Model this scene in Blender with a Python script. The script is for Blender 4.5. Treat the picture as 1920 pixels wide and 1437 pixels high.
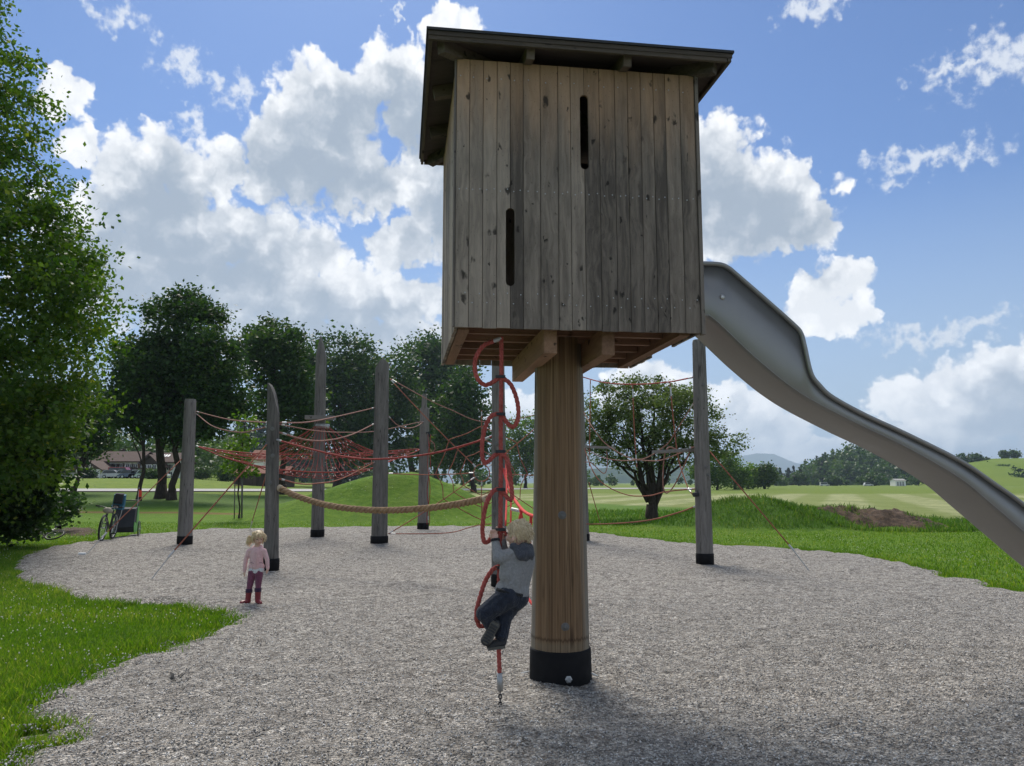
import bpy, bmesh, math, random
import numpy as np
from mathutils import Vector, Matrix, Quaternion

for _o in list(bpy.data.objects):
    bpy.data.objects.remove(_o, do_unlink=True)
SC = bpy.context.scene
COL = SC.collection
random.seed(11)
RNG = np.random.default_rng(11)
R = math.radians

# ------------------------------------------------------------------ camera
FPX, PITCH, EYE = 1480.0, R(7.2), 1.6           # focal length in photo pixels (1920 wide), upward tilt, eye height
cam_d = bpy.data.cameras.new('camera')
cam_d.sensor_fit = 'HORIZONTAL'
cam_d.sensor_width = 36.0
cam_d.lens = 36.0 * FPX / 1920.0
cam_d.clip_start = 0.05
cam_d.clip_end = 30000.0
cam = bpy.data.objects.new('camera', cam_d)
cam.location = (0, 0, EYE)
cam.rotation_euler = (R(90) + PITCH, 0, 0)
COL.objects.link(cam)
SC.camera = cam

_F = np.array([0, math.cos(PITCH), math.sin(PITCH)])
_U = np.array([0, -math.sin(PITCH), math.cos(PITCH)])
def ray(px, py):
    return np.array([(px - 960) / FPX, 0, 0]) + _U * (718.5 - py) / FPX + _F
def at(px, py, D):
    """world point that stands D metres ahead, measured off the photograph"""
    d = ray(px, py)
    return Vector(np.array([0, 0, EYE]) + d * D / d[1])
def sky_dir(px, py):
    d = ray(px, py); d = d / np.linalg.norm(d)
    return math.atan2(d[0], d[1]), math.asin(d[2])

# ------------------------------------------------------------------ light
SUN_AZ, SUN_EL = R(-14), R(49)
SUN_STRENGTH, SUN_ANGLE = 2.7, R(24)
SKY_STRENGTH = 0.072
SC.view_settings.view_transform = 'Standard'
SC.view_settings.look = 'None'
SC.view_settings.gamma = 1.0
SC.view_settings.exposure = 0.8
SC.view_settings.use_curve_mapping = False

class Nodes:
    """short hand for building node trees"""
    def __init__(s, tree):
        s.t = tree; s.n = tree.nodes; s.l = tree.links
    def new(s, typ, **kw):
        n = s.n.new(typ)
        for k, v in kw.items(): setattr(n, k, v)
        return n
    def put(s, sock, v):
        if hasattr(v, 'is_output') or isinstance(v, bpy.types.NodeSocket): s.l.new(v, sock)
        else: sock.default_value = v
    def m(s, op, a, b=None, c=None, clamp=False):
        n = s.new('ShaderNodeMath', operation=op, use_clamp=clamp)
        for i, v in enumerate((a, b, c)):
            if v is not None: s.put(n.inputs[i], v)
        return n.outputs[0]
    def v(s, op, a, b=None, c=None, scale=None):
        n = s.new('ShaderNodeVectorMath', operation=op)
        for i, v in enumerate((a, b, c)):
            if v is not None: s.put(n.inputs[i], v)
        if scale is not None: s.put(n.inputs['Scale'], scale)
        return n.outputs['Value'] if op in ('LENGTH', 'DOT_PRODUCT', 'DISTANCE') else n.outputs[0]
    def xyz(s, x, y, z):
        n = s.new('ShaderNodeCombineXYZ')
        for i, v in enumerate((x, y, z)): s.put(n.inputs[i], v)
        return n.outputs[0]
    def sep(s, v):
        n = s.new('ShaderNodeSeparateXYZ'); s.put(n.inputs[0], v); return n.outputs
    def noise(s, vec, scale, detail=4, rough=.55, dist=0, out='Fac', lac=2.0, dim='3D'):
        n = s.new('ShaderNodeTexNoise', noise_dimensions=dim)
        if vec is not None: s.put(n.inputs['Vector'], vec)
        s.put(n.inputs['Scale'], scale); n.inputs['Detail'].default_value = detail
        n.inputs['Roughness'].default_value = rough; n.inputs['Distortion'].default_value = dist
        n.inputs['Lacunarity'].default_value = lac
        return n.outputs[0 if out == 'Fac' else 1]
    def vor(s, vec, scale, feature='F1', out='Distance', detail=0, rand=1, rough=.5, dim='3D'):
        n = s.new('ShaderNodeTexVoronoi', feature=feature, voronoi_dimensions=dim)
        if vec is not None: s.put(n.inputs['Vector'], vec)
        s.put(n.inputs['Scale'], scale); n.inputs['Randomness'].default_value = rand
        if 'Detail' in n.inputs: n.inputs['Detail'].default_value = detail; n.inputs['Roughness'].default_value = rough
        return n.outputs[out]
    def mapr(s, v, a, b, c=0., d=1., smooth=False):
        n = s.new('ShaderNodeMapRange', interpolation_type='SMOOTHSTEP' if smooth else 'LINEAR')
        n.clamp = True if hasattr(n, 'clamp') else None
        for i, q in enumerate((v, a, b, c, d)): s.put(n.inputs[i], q)
        return n.outputs[0]
    def mix(s, f, a, b, mode='MIX'):
        n = s.new('ShaderNodeMix', data_type='RGBA', blend_type=mode)
        s.put(n.inputs[0], f)
        for k, v in ((6, a), (7, b)):
            if isinstance(v, (tuple, list)): v = tuple(v) + ((1,) if len(v) == 3 else ())
            s.put(n.inputs[k], v)
        return n.outputs[2]
    def ramp(s, f, stops, interp='LINEAR'):
        n = s.new('ShaderNodeValToRGB'); s.put(n.inputs[0], f)
        r = n.color_ramp; r.interpolation = interp
        while len(r.elements) < len(stops): r.elements.new(.5)
        for e, (p, c) in zip(r.elements, stops):
            e.position = p; e.color = tuple(c) + ((1,) if len(c) == 3 else ())
        return n.outputs[0]

# clouds of the day: (px, py, rx, ry) as measured in the photograph, turned into sky directions
CLOUDS = [
 (590,300,165,110),(530,265,90,75),(640,190,140,90),(730,125,110,70),(850,50,85,46),(800,200,120,120),(690,345,100,55),
 (300,320,135,70),(230,310,80,50),(410,330,70,55),(290,400,170,70),(440,440,130,60),(550,480,110,50),
 (600,560,170,60),(700,555,170,65),(740,450,75,55),(830,380,100,110),(330,540,250,80),(620,640,300,55),(180,480,120,80),
 (128,168,58,36),(150,262,40,34),(440,300,60,40),(370,455,140,60),(500,530,130,60),
 (1345,330,120,125),(1430,370,115,80),(1500,425,66,38),(1390,435,150,45),(1270,350,110,140),
 (1570,530,72,52),(1560,590,76,48),(1625,580,34,28),
 (1710,745,105,42),(1800,730,105,55),(1900,715,95,65),(1830,790,170,34),(1690,815,120,24),(1990,760,120,100),
 (1385,765,80,38),(1445,800,85,45),(1330,790,105,62),(1530,850,150,26),(1220,740,100,60),(1800,845,170,20),(980,790,120,60),
]
WISPS = [(240,22,70,34),(345,120,75,42),(428,160,55,48),(340,235,60,30),(1860,120,125,58),(1780,145,60,22),(1530,15,80,40),(710,5,28,16),(1740,300,150,26),(1760,620,150,24)]

def build_world():
    w = bpy.data.worlds.new('World'); SC.world = w; w.use_nodes = True
    t = w.node_tree; t.nodes.clear(); N = Nodes(t)
    d = N.v('NORMALIZE', N.new('ShaderNodeTexCoord').outputs['Generated'])
    sky = N.new('ShaderNodeTexSky', sky_type='NISHITA')
    sky.sun_disc = False; sky.sun_elevation = SUN_EL; sky.sun_rotation = SUN_AZ
    sky.altitude = 500; sky.air_density = 1.25; sky.dust_density = 0.6; sky.ozone_density = 2.0
    x, y, z = N.sep(d)
    zc = N.m('MAXIMUM', z, -0.02)
    az = N.m('ARCTAN2', x, y); el = N.m('ARCSINE', zc)
    p0 = N.xyz(az, el, 0.0)
    # billowing domain warp, shared by every cloud
    w1 = N.v('SUBTRACT', N.noise(p0, 8, 1, .5, out='Color', dim='2D'), (.5, .5, .5))
    w2 = N.v('SUBTRACT', N.noise(p0, 30, 3, .6, out='Color', dim='2D'), (.5, .5, .5))
    warp = N.v('MULTIPLY_ADD', w1, (.06, .04, 0), N.v('MULTIPLY', w2, (.036, .032, 0)))
    p = N.v('ADD', p0, warp)
    billow = N.vor(N.v('MULTIPLY_ADD', w2, (.035, .035, 0), p0), 24, 'F1', detail=2, rough=.5, dim='2D')
    fine = N.noise(p0, 70, 5, .62, dim='2D')
    rel = N.m('ADD', N.m('MULTIPLY', N.m('SUBTRACT', .50, billow), .58), N.m('MULTIPLY', N.m('SUBTRACT', fine, .5), .36))
    def field(pv, blobs, k=1.0):
        # union of ellipses, three at a time
        x_, y_, _ = N.sep(pv); PX = N.xyz(x_, x_, x_); PY = N.xyz(y_, y_, y_); best = None
        blobs = list(blobs)
        while len(blobs) % 3: blobs.append(blobs[-1])
        for i in range(0, len(blobs), 3):
            cf = []
            for (px, py, rx, ry) in blobs[i:i + 3]:
                a, e = sky_dir(px, py); cf.append((a, e, rx / FPX * math.cos(e), ry / FPX * math.cos(e - PITCH) ** 2))
            dx = N.v('MULTIPLY_ADD', PX, tuple(1 / c[2] for c in cf), tuple(-c[0] / c[2] for c in cf))
            dy = N.v('MULTIPLY_ADD', PY, tuple(1 / c[3] for c in cf), tuple(-c[1] / c[3] for c in cf))
            d2 = N.v('MULTIPLY_ADD', dy, dy, N.v('MULTIPLY', dx, dx))
            best = d2 if best is None else N.v('MINIMUM', best, d2)
        u, v_, w_ = N.sep(best)
        return N.m('SUBTRACT', k, N.m('SQRT', N.m('MINIMUM', N.m('MINIMUM', u, v_), w_)))
    # cumulus goes on in the unseen sky, cover added to whiten the fill light
    away = N.mapr(N.v('DOT_PRODUCT', d, Vector((0, math.cos(R(9)), math.sin(R(9))))), .70, .80, 1, 0, True)
    gen = N.noise(p, 3.0, 2, .5, dim='2D')
    gen = N.m('MULTIPLY_ADD', N.m('SUBTRACT', gen, .40), 4.5, 0.0)
    gen = N.m('SUBTRACT', gen, N.m('MULTIPLY', N.m('SUBTRACT', 1.0, away), 6.0))
    K = 1.20
    f0 = N.m('MAXIMUM', N.m('MAXIMUM', field(p, CLOUDS, K), gen), -1.0)
    dens = N.m('ADD', f0, rel)
    # how much cloud lies between this spot and the sun: the same field looked up a little higher
    f1 = N.m('MAXIMUM', N.m('MAXIMUM', field(N.v('ADD', p, (-0.004, 0.036, 0)), [q for q in CLOUDS if q[3] >= 60 or q[2] >= 150], K), gen), -1.0)
    thick = N.m('ADD', N.m('MULTIPLY_ADD', f1, .70, N.m('MULTIPLY', f0, .50)), N.m('MULTIPLY', rel, -.75))
    alpha = N.mapr(dens, .0, .28, 0, 1, True)
    lit = N.mapr(thick, .12, 1.25, 1, 0, True)
    crease = N.mapr(rel, -.20, .26, .70, 1.06)
    lit = N.m('MULTIPLY', lit, crease)
    grey, white = (3.1, 3.65, 4.4), (9.4, 9.4, 9.4)
    ccol = N.mix(lit, grey, white)
    ccol = N.mix(1.0, ccol, N.mix(N.mapr(el, .03, .24), (1.32, 1.30, 1.28), (1., 1., 1.)), 'MULTIPLY')
    fw = N.m('ADD', field(N.v('MULTIPLY_ADD', w2, (.08, .04, 0), p), WISPS), N.m('MULTIPLY', N.m('SUBTRACT', fine, .52), 1.9))
    walpha = N.m('MULTIPLY', N.mapr(fw, .0, .9, 0, 1, True), .8)
    # pale air low over the horizon belongs to the sky itself
    blue = N.mix(1.0, sky.outputs[0], (0.42, 0.56, 0.80), 'MULTIPLY')
    blue = N.mix(N.mapr(el, .02, .34, .9, 0), blue, (4.1, 5.2, 6.6))
    c = N.mix(walpha, blue, (7.2, 7.5, 7.9))
    c = N.mix(alpha, c, ccol)
    bg = N.new('ShaderNodeBackground'); N.put(bg.inputs[0], c); bg.inputs[1].default_value = SKY_STRENGTH
    out = N.new('ShaderNodeOutputWorld'); t.links.new(bg.outputs[0], out.inputs[0])
    w.cycles.sampling_method = 'MANUAL'; w.cycles.sample_map_resolution = 512
build_world()

sun_d = bpy.data.lights.new('sun', 'SUN')
sun_d.energy = SUN_STRENGTH; sun_d.angle = SUN_ANGLE; sun_d.color = (1.0, .93, .83)
sun = bpy.data.objects.new('sun', sun_d); COL.objects.link(sun)
_sd = Vector((math.sin(SUN_AZ) * math.cos(SUN_EL), math.cos(SUN_AZ) * math.cos(SUN_EL), math.sin(SUN_EL)))
sun.rotation_euler = (-_sd).to_track_quat('-Z', 'Y').to_euler()
sun.location = _sd * 60

# ------------------------------------------------------------------ helpers
def smooth01(a, b, x):
    t = np.clip((np.asarray(x, float) - a) / (b - a), 0, 1); return t * t * (3 - 2 * t)

_hx = np.random.default_rng(5).random((256, 256))
def vnoise(x, y):
    """cheap smooth value noise for terrain and outlines"""
    x = np.asarray(x, float); y = np.asarray(y, float)
    i = np.floor(x).astype(int); j = np.floor(y).astype(int); u = x - i; v = y - j
    u = u * u * (3 - 2 * u); v = v * v * (3 - 2 * v)
    g = lambda a, b: _hx[a % 256, b % 256]
    return (g(i, j) * (1 - u) + g(i + 1, j) * u) * (1 - v) + (g(i, j + 1) * (1 - u) + g(i + 1, j + 1) * u) * v

# height of the land: level round the playground, rising gently to the farms on the left, with two grassed mounds
def ground_h(x, y):
    x = np.asarray(x, float); y = np.asarray(y, float)
    D = np.maximum(y, 1.0); t = x / D
    s = np.interp(t, [-.60, -.42, -.33, -.2, 0.0], [1.0, 1.0, .62, .3, 0.0])
    g = np.interp(D, [0, 30, 40, 50, 62, 90, 130, 200, 400, 900], [0, 0, .16, .45, .85, 1.5, 2.3, 3.0, 4.0, 4.2])
    h = s * g - .04
    def mound(cx, cy, rx, ry, hh, p=1.0, rot=0):
        c, sn = math.cos(rot), math.sin(rot)
        dx = (x - cx) * c + (y - cy) * sn; dy = -(x - cx) * sn + (y - cy) * c
        r = np.sqrt((dx / rx) ** 2 + (dy / ry) ** 2)
        return hh * (1 - smooth01(0, 1, r)) ** p
    h = h + (mound(-5.9, 36.6, 8.0, 5.2, 1.72) + mound(-4.0, 37, 5, 4.5, .38)) * (.90 + .20 * vnoise(x * .9, y * .9))
    h = h + (mound(8.6, 29.5, 4.4, 3.6, 1.0) + mound(11.0, 29.2, 3.0, 3.0, .25)) * (.88 + .24 * vnoise(x * 1.1, y * 1.1))
    bump = mound(13.3, 29.0, 2.9, 2.1, .52, rot=-.12)
    h = h + bump + bump * .45 * (vnoise(x * 2.6, y * 2.6) - .4) + bump * .22 * (vnoise(x * 6.6, y * 6.6) - .5)
    return h
def gh(x, y): return float(ground_h(x, y))
def land_h(x, y):
    D = max(y, 1.0); t = x / D
    return float(np.interp(t, [-.60, -.42, -.33, -.2, 0.0], [1.0, 1.0, .62, .3, 0.0]) * np.interp(D, [0, 30, 40, 50, 62, 90, 130, 200, 400, 900], [0, 0, .16, .45, .85, 1.5, 2.3, 3.0, 4.0, 4.2]))
def hit(px, py, far=900.):
    """where the line of sight through a photograph pixel meets the land"""
    d = ray(px, py); prev = 3.0
    for D in np.geomspace(3, far, 700):
        p = np.array([0, 0, EYE]) + d * D / d[1]
        if p[2] <= land_h(p[0], p[1]): return Vector((p[0], p[1], gh(p[0], p[1])))
    p = np.array([0, 0, EYE]) + d * far / d[1]
    return Vector((p[0], p[1], gh(p[0], p[1])))

class MB:
    """collects shapes; build() links them as ONE mesh object"""
    def __init__(s): s.v = []; s.f = []; s.n = 0
    def add(s, v, f):
        s.v.append(np.asarray(v, float).reshape(-1, 3)); s.f += [tuple(i + s.n for i in q) for q in f]; s.n += len(s.v[-1]); return s
    def box(s, c, size, rot=None, bev=0):
        c = np.array(c, float); h = np.array(size, float) / 2
        if bev <= 0:
            v = np.array([[a, b, d] for a in (-1, 1) for b in (-1, 1) for d in (-1, 1)]) * h
            f = [(0, 1, 3, 2), (4, 6, 7, 5), (0, 4, 5, 1), (2, 3, 7, 6), (0, 2, 6, 4), (1, 5, 7, 3)]
        else:
            b = min(bev, h.min() * .9); v = []; f = []
            # chamfered along z only plus end chamfers: 8-gon prism
            o = [(-h[0] + b, -h[1]), (h[0] - b, -h[1]), (h[0], -h[1] + b), (h[0], h[1] - b), (h[0] - b, h[1]), (-h[0] + b, h[1]), (-h[0], h[1] - b), (-h[0], -h[1] + b)]
            for z in (-h[2], h[2]): v += [(p[0], p[1], z) for p in o]
            f = [(i, (i + 1) % 8, 8 + (i + 1) % 8, 8 + i) for i in range(8)] + [tuple(range(7, -1, -1)), tuple(range(8, 16))]
            v = np.array(v)
        if rot is not None: v = v @ np.array(Matrix(rot).to_3x3() if not isinstance(rot, np.ndarray) else rot).T
        return s.add(v + c, f)
    def beam(s, a, b, w, h, up=(0, 0, 1)):
        """square timber from a to b, w wide, h high"""
        a = Vector(a); b = Vector(b); d = (b - a); L = d.length; d.normalize()
        sd = d.cross(Vector(up)).normalized(); u = sd.cross(d)
        M = np.array([sd, d, u]).T
        return s.box((a + b) / 2, (w, L, h), rot=M)
    def tube(s, pts, r, n=8, cap=True, closed=False):
        pts = [Vector(p) for p in pts]; k = len(pts)
        rr = r if hasattr(r, '__len__') else [r] * k
        V = []; ref = None
        for i, p in enumerate(pts):
            if closed: t = pts[(i + 1) % k] - pts[i - 1]
            else: t = pts[min(i + 1, k - 1)] - pts[max(i - 1, 0)]
            if t.length < 1e-9: t = Vector((0, 0, 1))
            t.normalize()
            if ref is None: ref = Vector((0, 0, 1)) if abs(t.z) < .9 else Vector((1, 0, 0))
            a = ref - t * ref.dot(t)
            if a.length < 1e-6: a = t.orthogonal()
            a.normalize(); ref = a; b = t.cross(a)
            for q in range(n):
                w = 2 * math.pi * q / n
                V.append(p + (a * math.cos(w) + b * math.sin(w)) * rr[i])
        F = []
        for i in range(k if closed else k - 1):
            j = (i + 1) % k
            for q in range(n): F.append((i * n + q, i * n + (q + 1) % n, j * n + (q + 1) % n, j * n + q))
        if cap and not closed: F += [tuple(range(n - 1, -1, -1)), tuple((k - 1) * n + q for q in range(n))]
        return s.add([tuple(v) for v in V], F)
    def lathe(s, c, prof, n=20, axis=(0, 0, 1)):
        q = Vector((0, 0, 1)).rotation_difference(Vector(axis)); c = Vector(c); V = []; F = []
        for (r, z) in prof:
            for i in range(n):
                w = 2 * math.pi * i / n; V.append(tuple(c + q @ Vector((r * math.cos(w), r * math.sin(w), z))))
        for k in range(len(prof) - 1):
            for i in range(n): F.append((k * n + i, k * n + (i + 1) % n, (k + 1) * n + (i + 1) % n, (k + 1) * n + i))
        F += [tuple(range(n - 1, -1, -1)), tuple((len(prof) - 1) * n + i for i in range(n))]
        return s.add(V, F)
    def prism(s, poly, a, b, frame):
        """polygon (u, w) extruded from a to b along the frame's second axis; frame = (origin, U, V, W)"""
        o, U, Vv, W = [np.array(q, float) for q in frame]; n = len(poly)
        V = [o + U * p[0] + W * p[1] + Vv * a for p in poly] + [o + U * p[0] + W * p[1] + Vv * b for p in poly]
        F = [(i, (i + 1) % n, n + (i + 1) % n, n + i) for i in range(n)] + [tuple(range(n - 1, -1, -1)), tuple(range(n, 2 * n))]
        return s.add(V, F)
    def ball(s, c, rad, nu=12, nv=8, rot=None):
        rad = rad if hasattr(rad, '__len__') else (rad,) * 3; V = []; F = []
        for j in range(nv + 1):
            p = math.pi * j / nv
            for i in range(nu):
                w = 2 * math.pi * i / nu; V.append((math.sin(p) * math.cos(w) * rad[0], math.sin(p) * math.sin(w) * rad[1], math.cos(p) * rad[2]))
        V = np.array(V)
        if rot is not None: V = V @ np.array(Matrix(rot).to_3x3()).T
        for j in range(nv):
            for i in range(nu): F.append((j * nu + i, (j + 1) * nu + i, (j + 1) * nu + (i + 1) % nu, j * nu + (i + 1) % nu))
        return s.add(V + np.array(c, float), F)
    def mesh(s, name, mat, smooth=False, parent_mat=None):
        V = np.concatenate(s.v) if s.v else np.zeros((0, 3))
        if parent_mat is not None:
            Mi = np.array(parent_mat.inverted()); V = V @ Mi[:3, :3].T + Mi[:3, 3]
        me = bpy.data.meshes.new(name); me.from_pydata(V.tolist(), [], s.f); me.update()
        bm = bmesh.new(); bm.from_mesh(me); bmesh.ops.recalc_face_normals(bm, faces=bm.faces); bm.to_mesh(me); bm.free()
        if smooth: me.polygons.foreach_set('use_smooth', [True] * len(me.polygons))
        if mat is not None: me.materials.append(mat)
        return me
    def build(s, name, mat, parent=None, smooth=False, world=True):
        pm = PM.get(parent.name) if (parent is not None and world) else None
        o = bpy.data.objects.new(name, s.mesh(name, mat, smooth, pm)); COL.objects.link(o)
        if parent is not None:
            o.parent = parent
            if world and pm is not None: PM[o.name] = pm.copy()
        return o
PM = {}     # world matrices of things whose parts are modelled in world coordinates

def fast_mesh(name, V, F, mat, attr=None, smooth=False):
    """big meshes straight from numpy arrays; F is (n, 3) or (n, 4)"""
    V = np.asarray(V, np.float32); F = np.asarray(F, np.int32); me = bpy.data.meshes.new(name); k = F.shape[1]
    me.vertices.add(len(V)); me.vertices.foreach_set('co', V.ravel())
    me.loops.add(F.size); me.loops.foreach_set('vertex_index', F.ravel())
    me.polygons.add(len(F)); me.polygons.foreach_set('loop_start', np.arange(0, F.size, k, dtype=np.int32))
    me.polygons.foreach_set('loop_total', np.full(len(F), k, np.int32))
    if smooth: me.polygons.foreach_set('use_smooth', np.ones(len(F), bool))
    me.update(calc_edges=True)
    if attr is not None:
        a = me.attributes.new('tone', 'FLOAT', 'POINT'); a.data.foreach_set('value', np.asarray(attr, np.float32))
    if mat is not None: me.materials.append(mat)
    return me
def link(name, me, parent=None):
    o = bpy.data.objects.new(name, me); COL.objects.link(o)
    if parent is not None: o.parent = parent
    return o
def tag(o, label=None, cat=None, group=None, kind=None):
    for k, v in (('label', label), ('category', cat), ('group', group), ('kind', kind)):
        if v: o[k] = v
    return o
def thing(name, loc, label, cat, rz=0., group=None):
    o = bpy.data.objects.new(name, None); COL.objects.link(o); o.empty_display_size = .2
    o.location = loc; o.rotation_euler = (0, 0, rz); tag(o, label, cat, group)
    PM[o.name] = Matrix.Translation(Vector(loc)) @ Matrix.Rotation(rz, 4, 'Z')
    return o
def copy_tree(o, parent=None):
    c = o.copy(); COL.objects.link(c); c.parent = parent
    for ch in [q for q in bpy.data.objects if q.parent == o]: copy_tree(ch, c)
    return c

# ------------------------------------------------------------------ materials
MATS = {}
def material(name):
    m = bpy.data.materials.new(name); m.use_nodes = True; N = Nodes(m.node_tree)
    b = m.node_tree.nodes['Principled BSDF']; MATS[name] = m
    return m, N, b
def coords(N, kind='Object'): return N.new('ShaderNodeTexCoord').outputs[kind]
def bump(N, b, h, strength=.5, dist=.01):
    n = N.new('ShaderNodeBump'); n.inputs['Strength'].default_value = strength; n.inputs['Distance'].default_value = dist
    N.put(n.inputs['Height'], h); N.l.new(n.outputs[0], b.inputs['Normal'])
def plain(name, col, rough=.6, metal=0., var=.12, scale=9., bumps=.15, spec=.5):
    """a painted, woven or cast surface with slight mottling"""
    m, N, b = material(name); c = coords(N)
    n = N.noise(c, scale, 4, .6)
    k1 = tuple(max(0, q * (1 - var)) for q in col); k2 = tuple(min(1, q * (1 + var)) for q in col)
    N.put(b.inputs['Base Color'], N.mix(n, k1, k2))
    N.put(b.inputs['Roughness'], N.mapr(N.noise(c, scale * 3, 3), .3, .7, max(.05, rough - .08), min(1, rough + .08)))
    b.inputs['Metallic'].default_value = metal
    b.inputs['Specular IOR Level'].default_value = spec
    if bumps: bump(N, b, N.noise(c, scale * 5, 3), bumps, .004)
    return m
def wood(name, light, dark, axis=2, scale=1.0, knots=True, warm=None, ztop=None, rough=.8, cracks=False):
    """weathered timber, grain along one object axis; warm = browner tone kept where the eaves shelter it"""
    m, N, b = material(name); c = coords(N); info = N.new('ShaderNodeObjectInfo')
    rnd = info.outputs['Random']
    off = N.m('MULTIPLY', rnd, 37.0)
    st = [30., 30., 30.]; st[axis] = 1.6
    g = N.v('ADD', N.v('MULTIPLY', c, tuple(q * scale for q in st)), N.xyz(off, off, off))
    wv = N.noise(N.v('MULTIPLY', c, (3, 3, 3)), 1.0, 2)
    g = N.v('ADD', g, N.xyz(N.m('MULTIPLY', wv, 3.0), N.m('MULTIPLY', wv, 3.0), 0.0))
    grain = N.noise(g, 1.0, 6, .65)
    st2 = [7., 7., 7.]; st2[axis] = .9
    broad = N.noise(N.v('ADD', N.v('MULTIPLY', c, tuple(q * scale for q in st2)), N.xyz(off, 0.0, off)), 1.0, 4, .6)
    tone = N.m('ADD', N.m('MULTIPLY', grain, .55), N.m('MULTIPLY', broad, .45))
    tone = N.m('ADD', tone, N.m('MULTIPLY', N.m('SUBTRACT', rnd, .5), .34))
    col = N.ramp(tone, [(.30, dark), (.5, tuple((a + d) / 2 for a, d in zip(light, dark))), (.68, light)])
    if warm is not None:
        z = N.sep(c)[axis]
        zz = N.m('ADD', z, N.m('MULTIPLY', N.m('SUBTRACT', broad, .5), 1.1))
        wcol = N.mix(tone, tuple(q * .55 for q in warm), tuple(min(1, q * 1.25) for q in warm))
        col = N.mix(N.mapr(zz, ztop - 1.15, ztop - .15, 0, .85, True), col, wcol)
    h = grain
    if knots:
        ks = [12., 12., 12.]; ks[axis] = 6.5
        kv = N.v('ADD', N.v('MULTIPLY', c, tuple(ks)), N.xyz(off, off, off))
        kd = N.vor(N.v('ADD', kv, N.v('MULTIPLY', N.noise(kv, 2., 2, out='Color'), (.6, .6, .6))), 1.0)
        pick = N.vor(kv, 1.0, out='Color')
        pr = N.sep(pick); rad = N.m('MULTIPLY_ADD', N.m('POWER', pr[1], 2.2), .30, .085)
        k = N.mapr(N.m('DIVIDE', kd, rad), .45, 1.0, 1, 0, True)
        k = N.m('MULTIPLY', k, N.mapr(pr[0], .16, .22, 0, 1))
        col = N.mix(N.m('MULTIPLY', k, .85), col, tuple(q * .16 for q in dark))
        sp = N.vor(N.v('ADD', N.v('MULTIPLY', c, (46, 46, 30)), N.xyz(off, off, 0.0)), 1.0)
        col = N.mix(N.m('MULTIPLY', N.mapr(sp, .05, .16, 1, 0), .55), col, tuple(q * .2 for q in dark))
    if cracks:
        ck = [16., 16., 16.]; ck[axis] = .55
        cv = N.noise(N.v('ADD', N.v('MULTIPLY', c, tuple(ck)), N.xyz(off, off, off)), 1.0, 3, .5, dist=.4)
        cr = N.mapr(N.m('ABSOLUTE', N.m('SUBTRACT', cv, .5)), .0, .016, 1, 0)
        col = N.mix(N.m('MULTIPLY', cr, .8), col, tuple(q * .2 for q in dark))
        h = N.m('SUBTRACT', h, cr)
    N.put(b.inputs['Base Color'], col)
    b.inputs['Roughness'].default_value = rough; b.inputs['Specular IOR Level'].default_value = .25
    bump(N, b, h, .5, .006)
    return m
def leafmat(name, c1, c2, c3=None, trans=.45):
    """foliage: colour varies from leaf to leaf, light shines through"""
    m, N, b = material(name)
    t = N.new('ShaderNodeAttribute', attribute_name='tone').outputs['Fac']
    stops = [(.1, c1), (.75, c2)] + ([(.97, c3)] if c3 else [])
    col = N.ramp(t, stops)
    N.put(b.inputs['Base Color'], col); b.inputs['Roughness'].default_value = .5
    b.inputs['Specular IOR Level'].default_value = .35
    tr = N.new('ShaderNodeBsdfTranslucent'); N.put(tr.inputs[0], N.mix(1.0, col, (1.15, 1.25, .55), 'MULTIPLY'))
    mx = N.new('ShaderNodeMixShader'); mx.inputs[0].default_value = trans
    N.l.new(b.outputs[0], mx.inputs[1]); N.l.new(tr.outputs[0], mx.inputs[2])
    N.l.new(mx.outputs[0], m.node_tree.nodes['Material Output'].inputs[0])
    return m

wood('plank_wood', (.35, .29, .235), (.092, .076, .064), warm=(.43, .265, .155), ztop=5.1)
wood('edge_wood', (.20, .17, .145), (.09, .078, .07))
wood('beam_wood', (.34, .20, .125), (.17, .095, .06), axis=1)
wood('joist_wood', (.30, .17, .11), (.15, .085, .055), axis=0)
wood('rafter_wood', (.14, .11, .085), (.055, .044, .035), axis=1)
wood('rafter_wood_side', (.14, .11, .085), (.055, .044, .035), axis=0)
wood('roof_board', (.075, .06, .048), (.032, .026, .022), axis=0, knots=False)
wood('post_wood', (.225, .208, .188), (.078, .071, .064), cracks=True, knots=False)
wood('board_wood', (.27, .25, .225), (.14, .13, .12), axis=0)
wood('dark_wood', (.10, .07, .05), (.04, .03, .024), knots=False)
plain('roof_felt', (.035, .035, .04), .85, var=.3)
plain('rubber', (.010, .010, .011), .8, var=.5, scale=5, bumps=.3, spec=.2)
plain('steel', (.50, .49, .47), .42, 1.0, var=.06, scale=3)
plain('galvanised', (.42, .43, .43), .5, .8, var=.15)
plain('dark_metal', (.03, .03, .033), .45, .5)
plain('alu', (.50, .50, .50), .45, .7, var=.1)
plain('bolt_head', (.16, .155, .145), .6, .5)
plain('white_plastic', (.8, .8, .78), .5)
plain('window_dark', (.015, .018, .02), .12, bumps=0)

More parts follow.
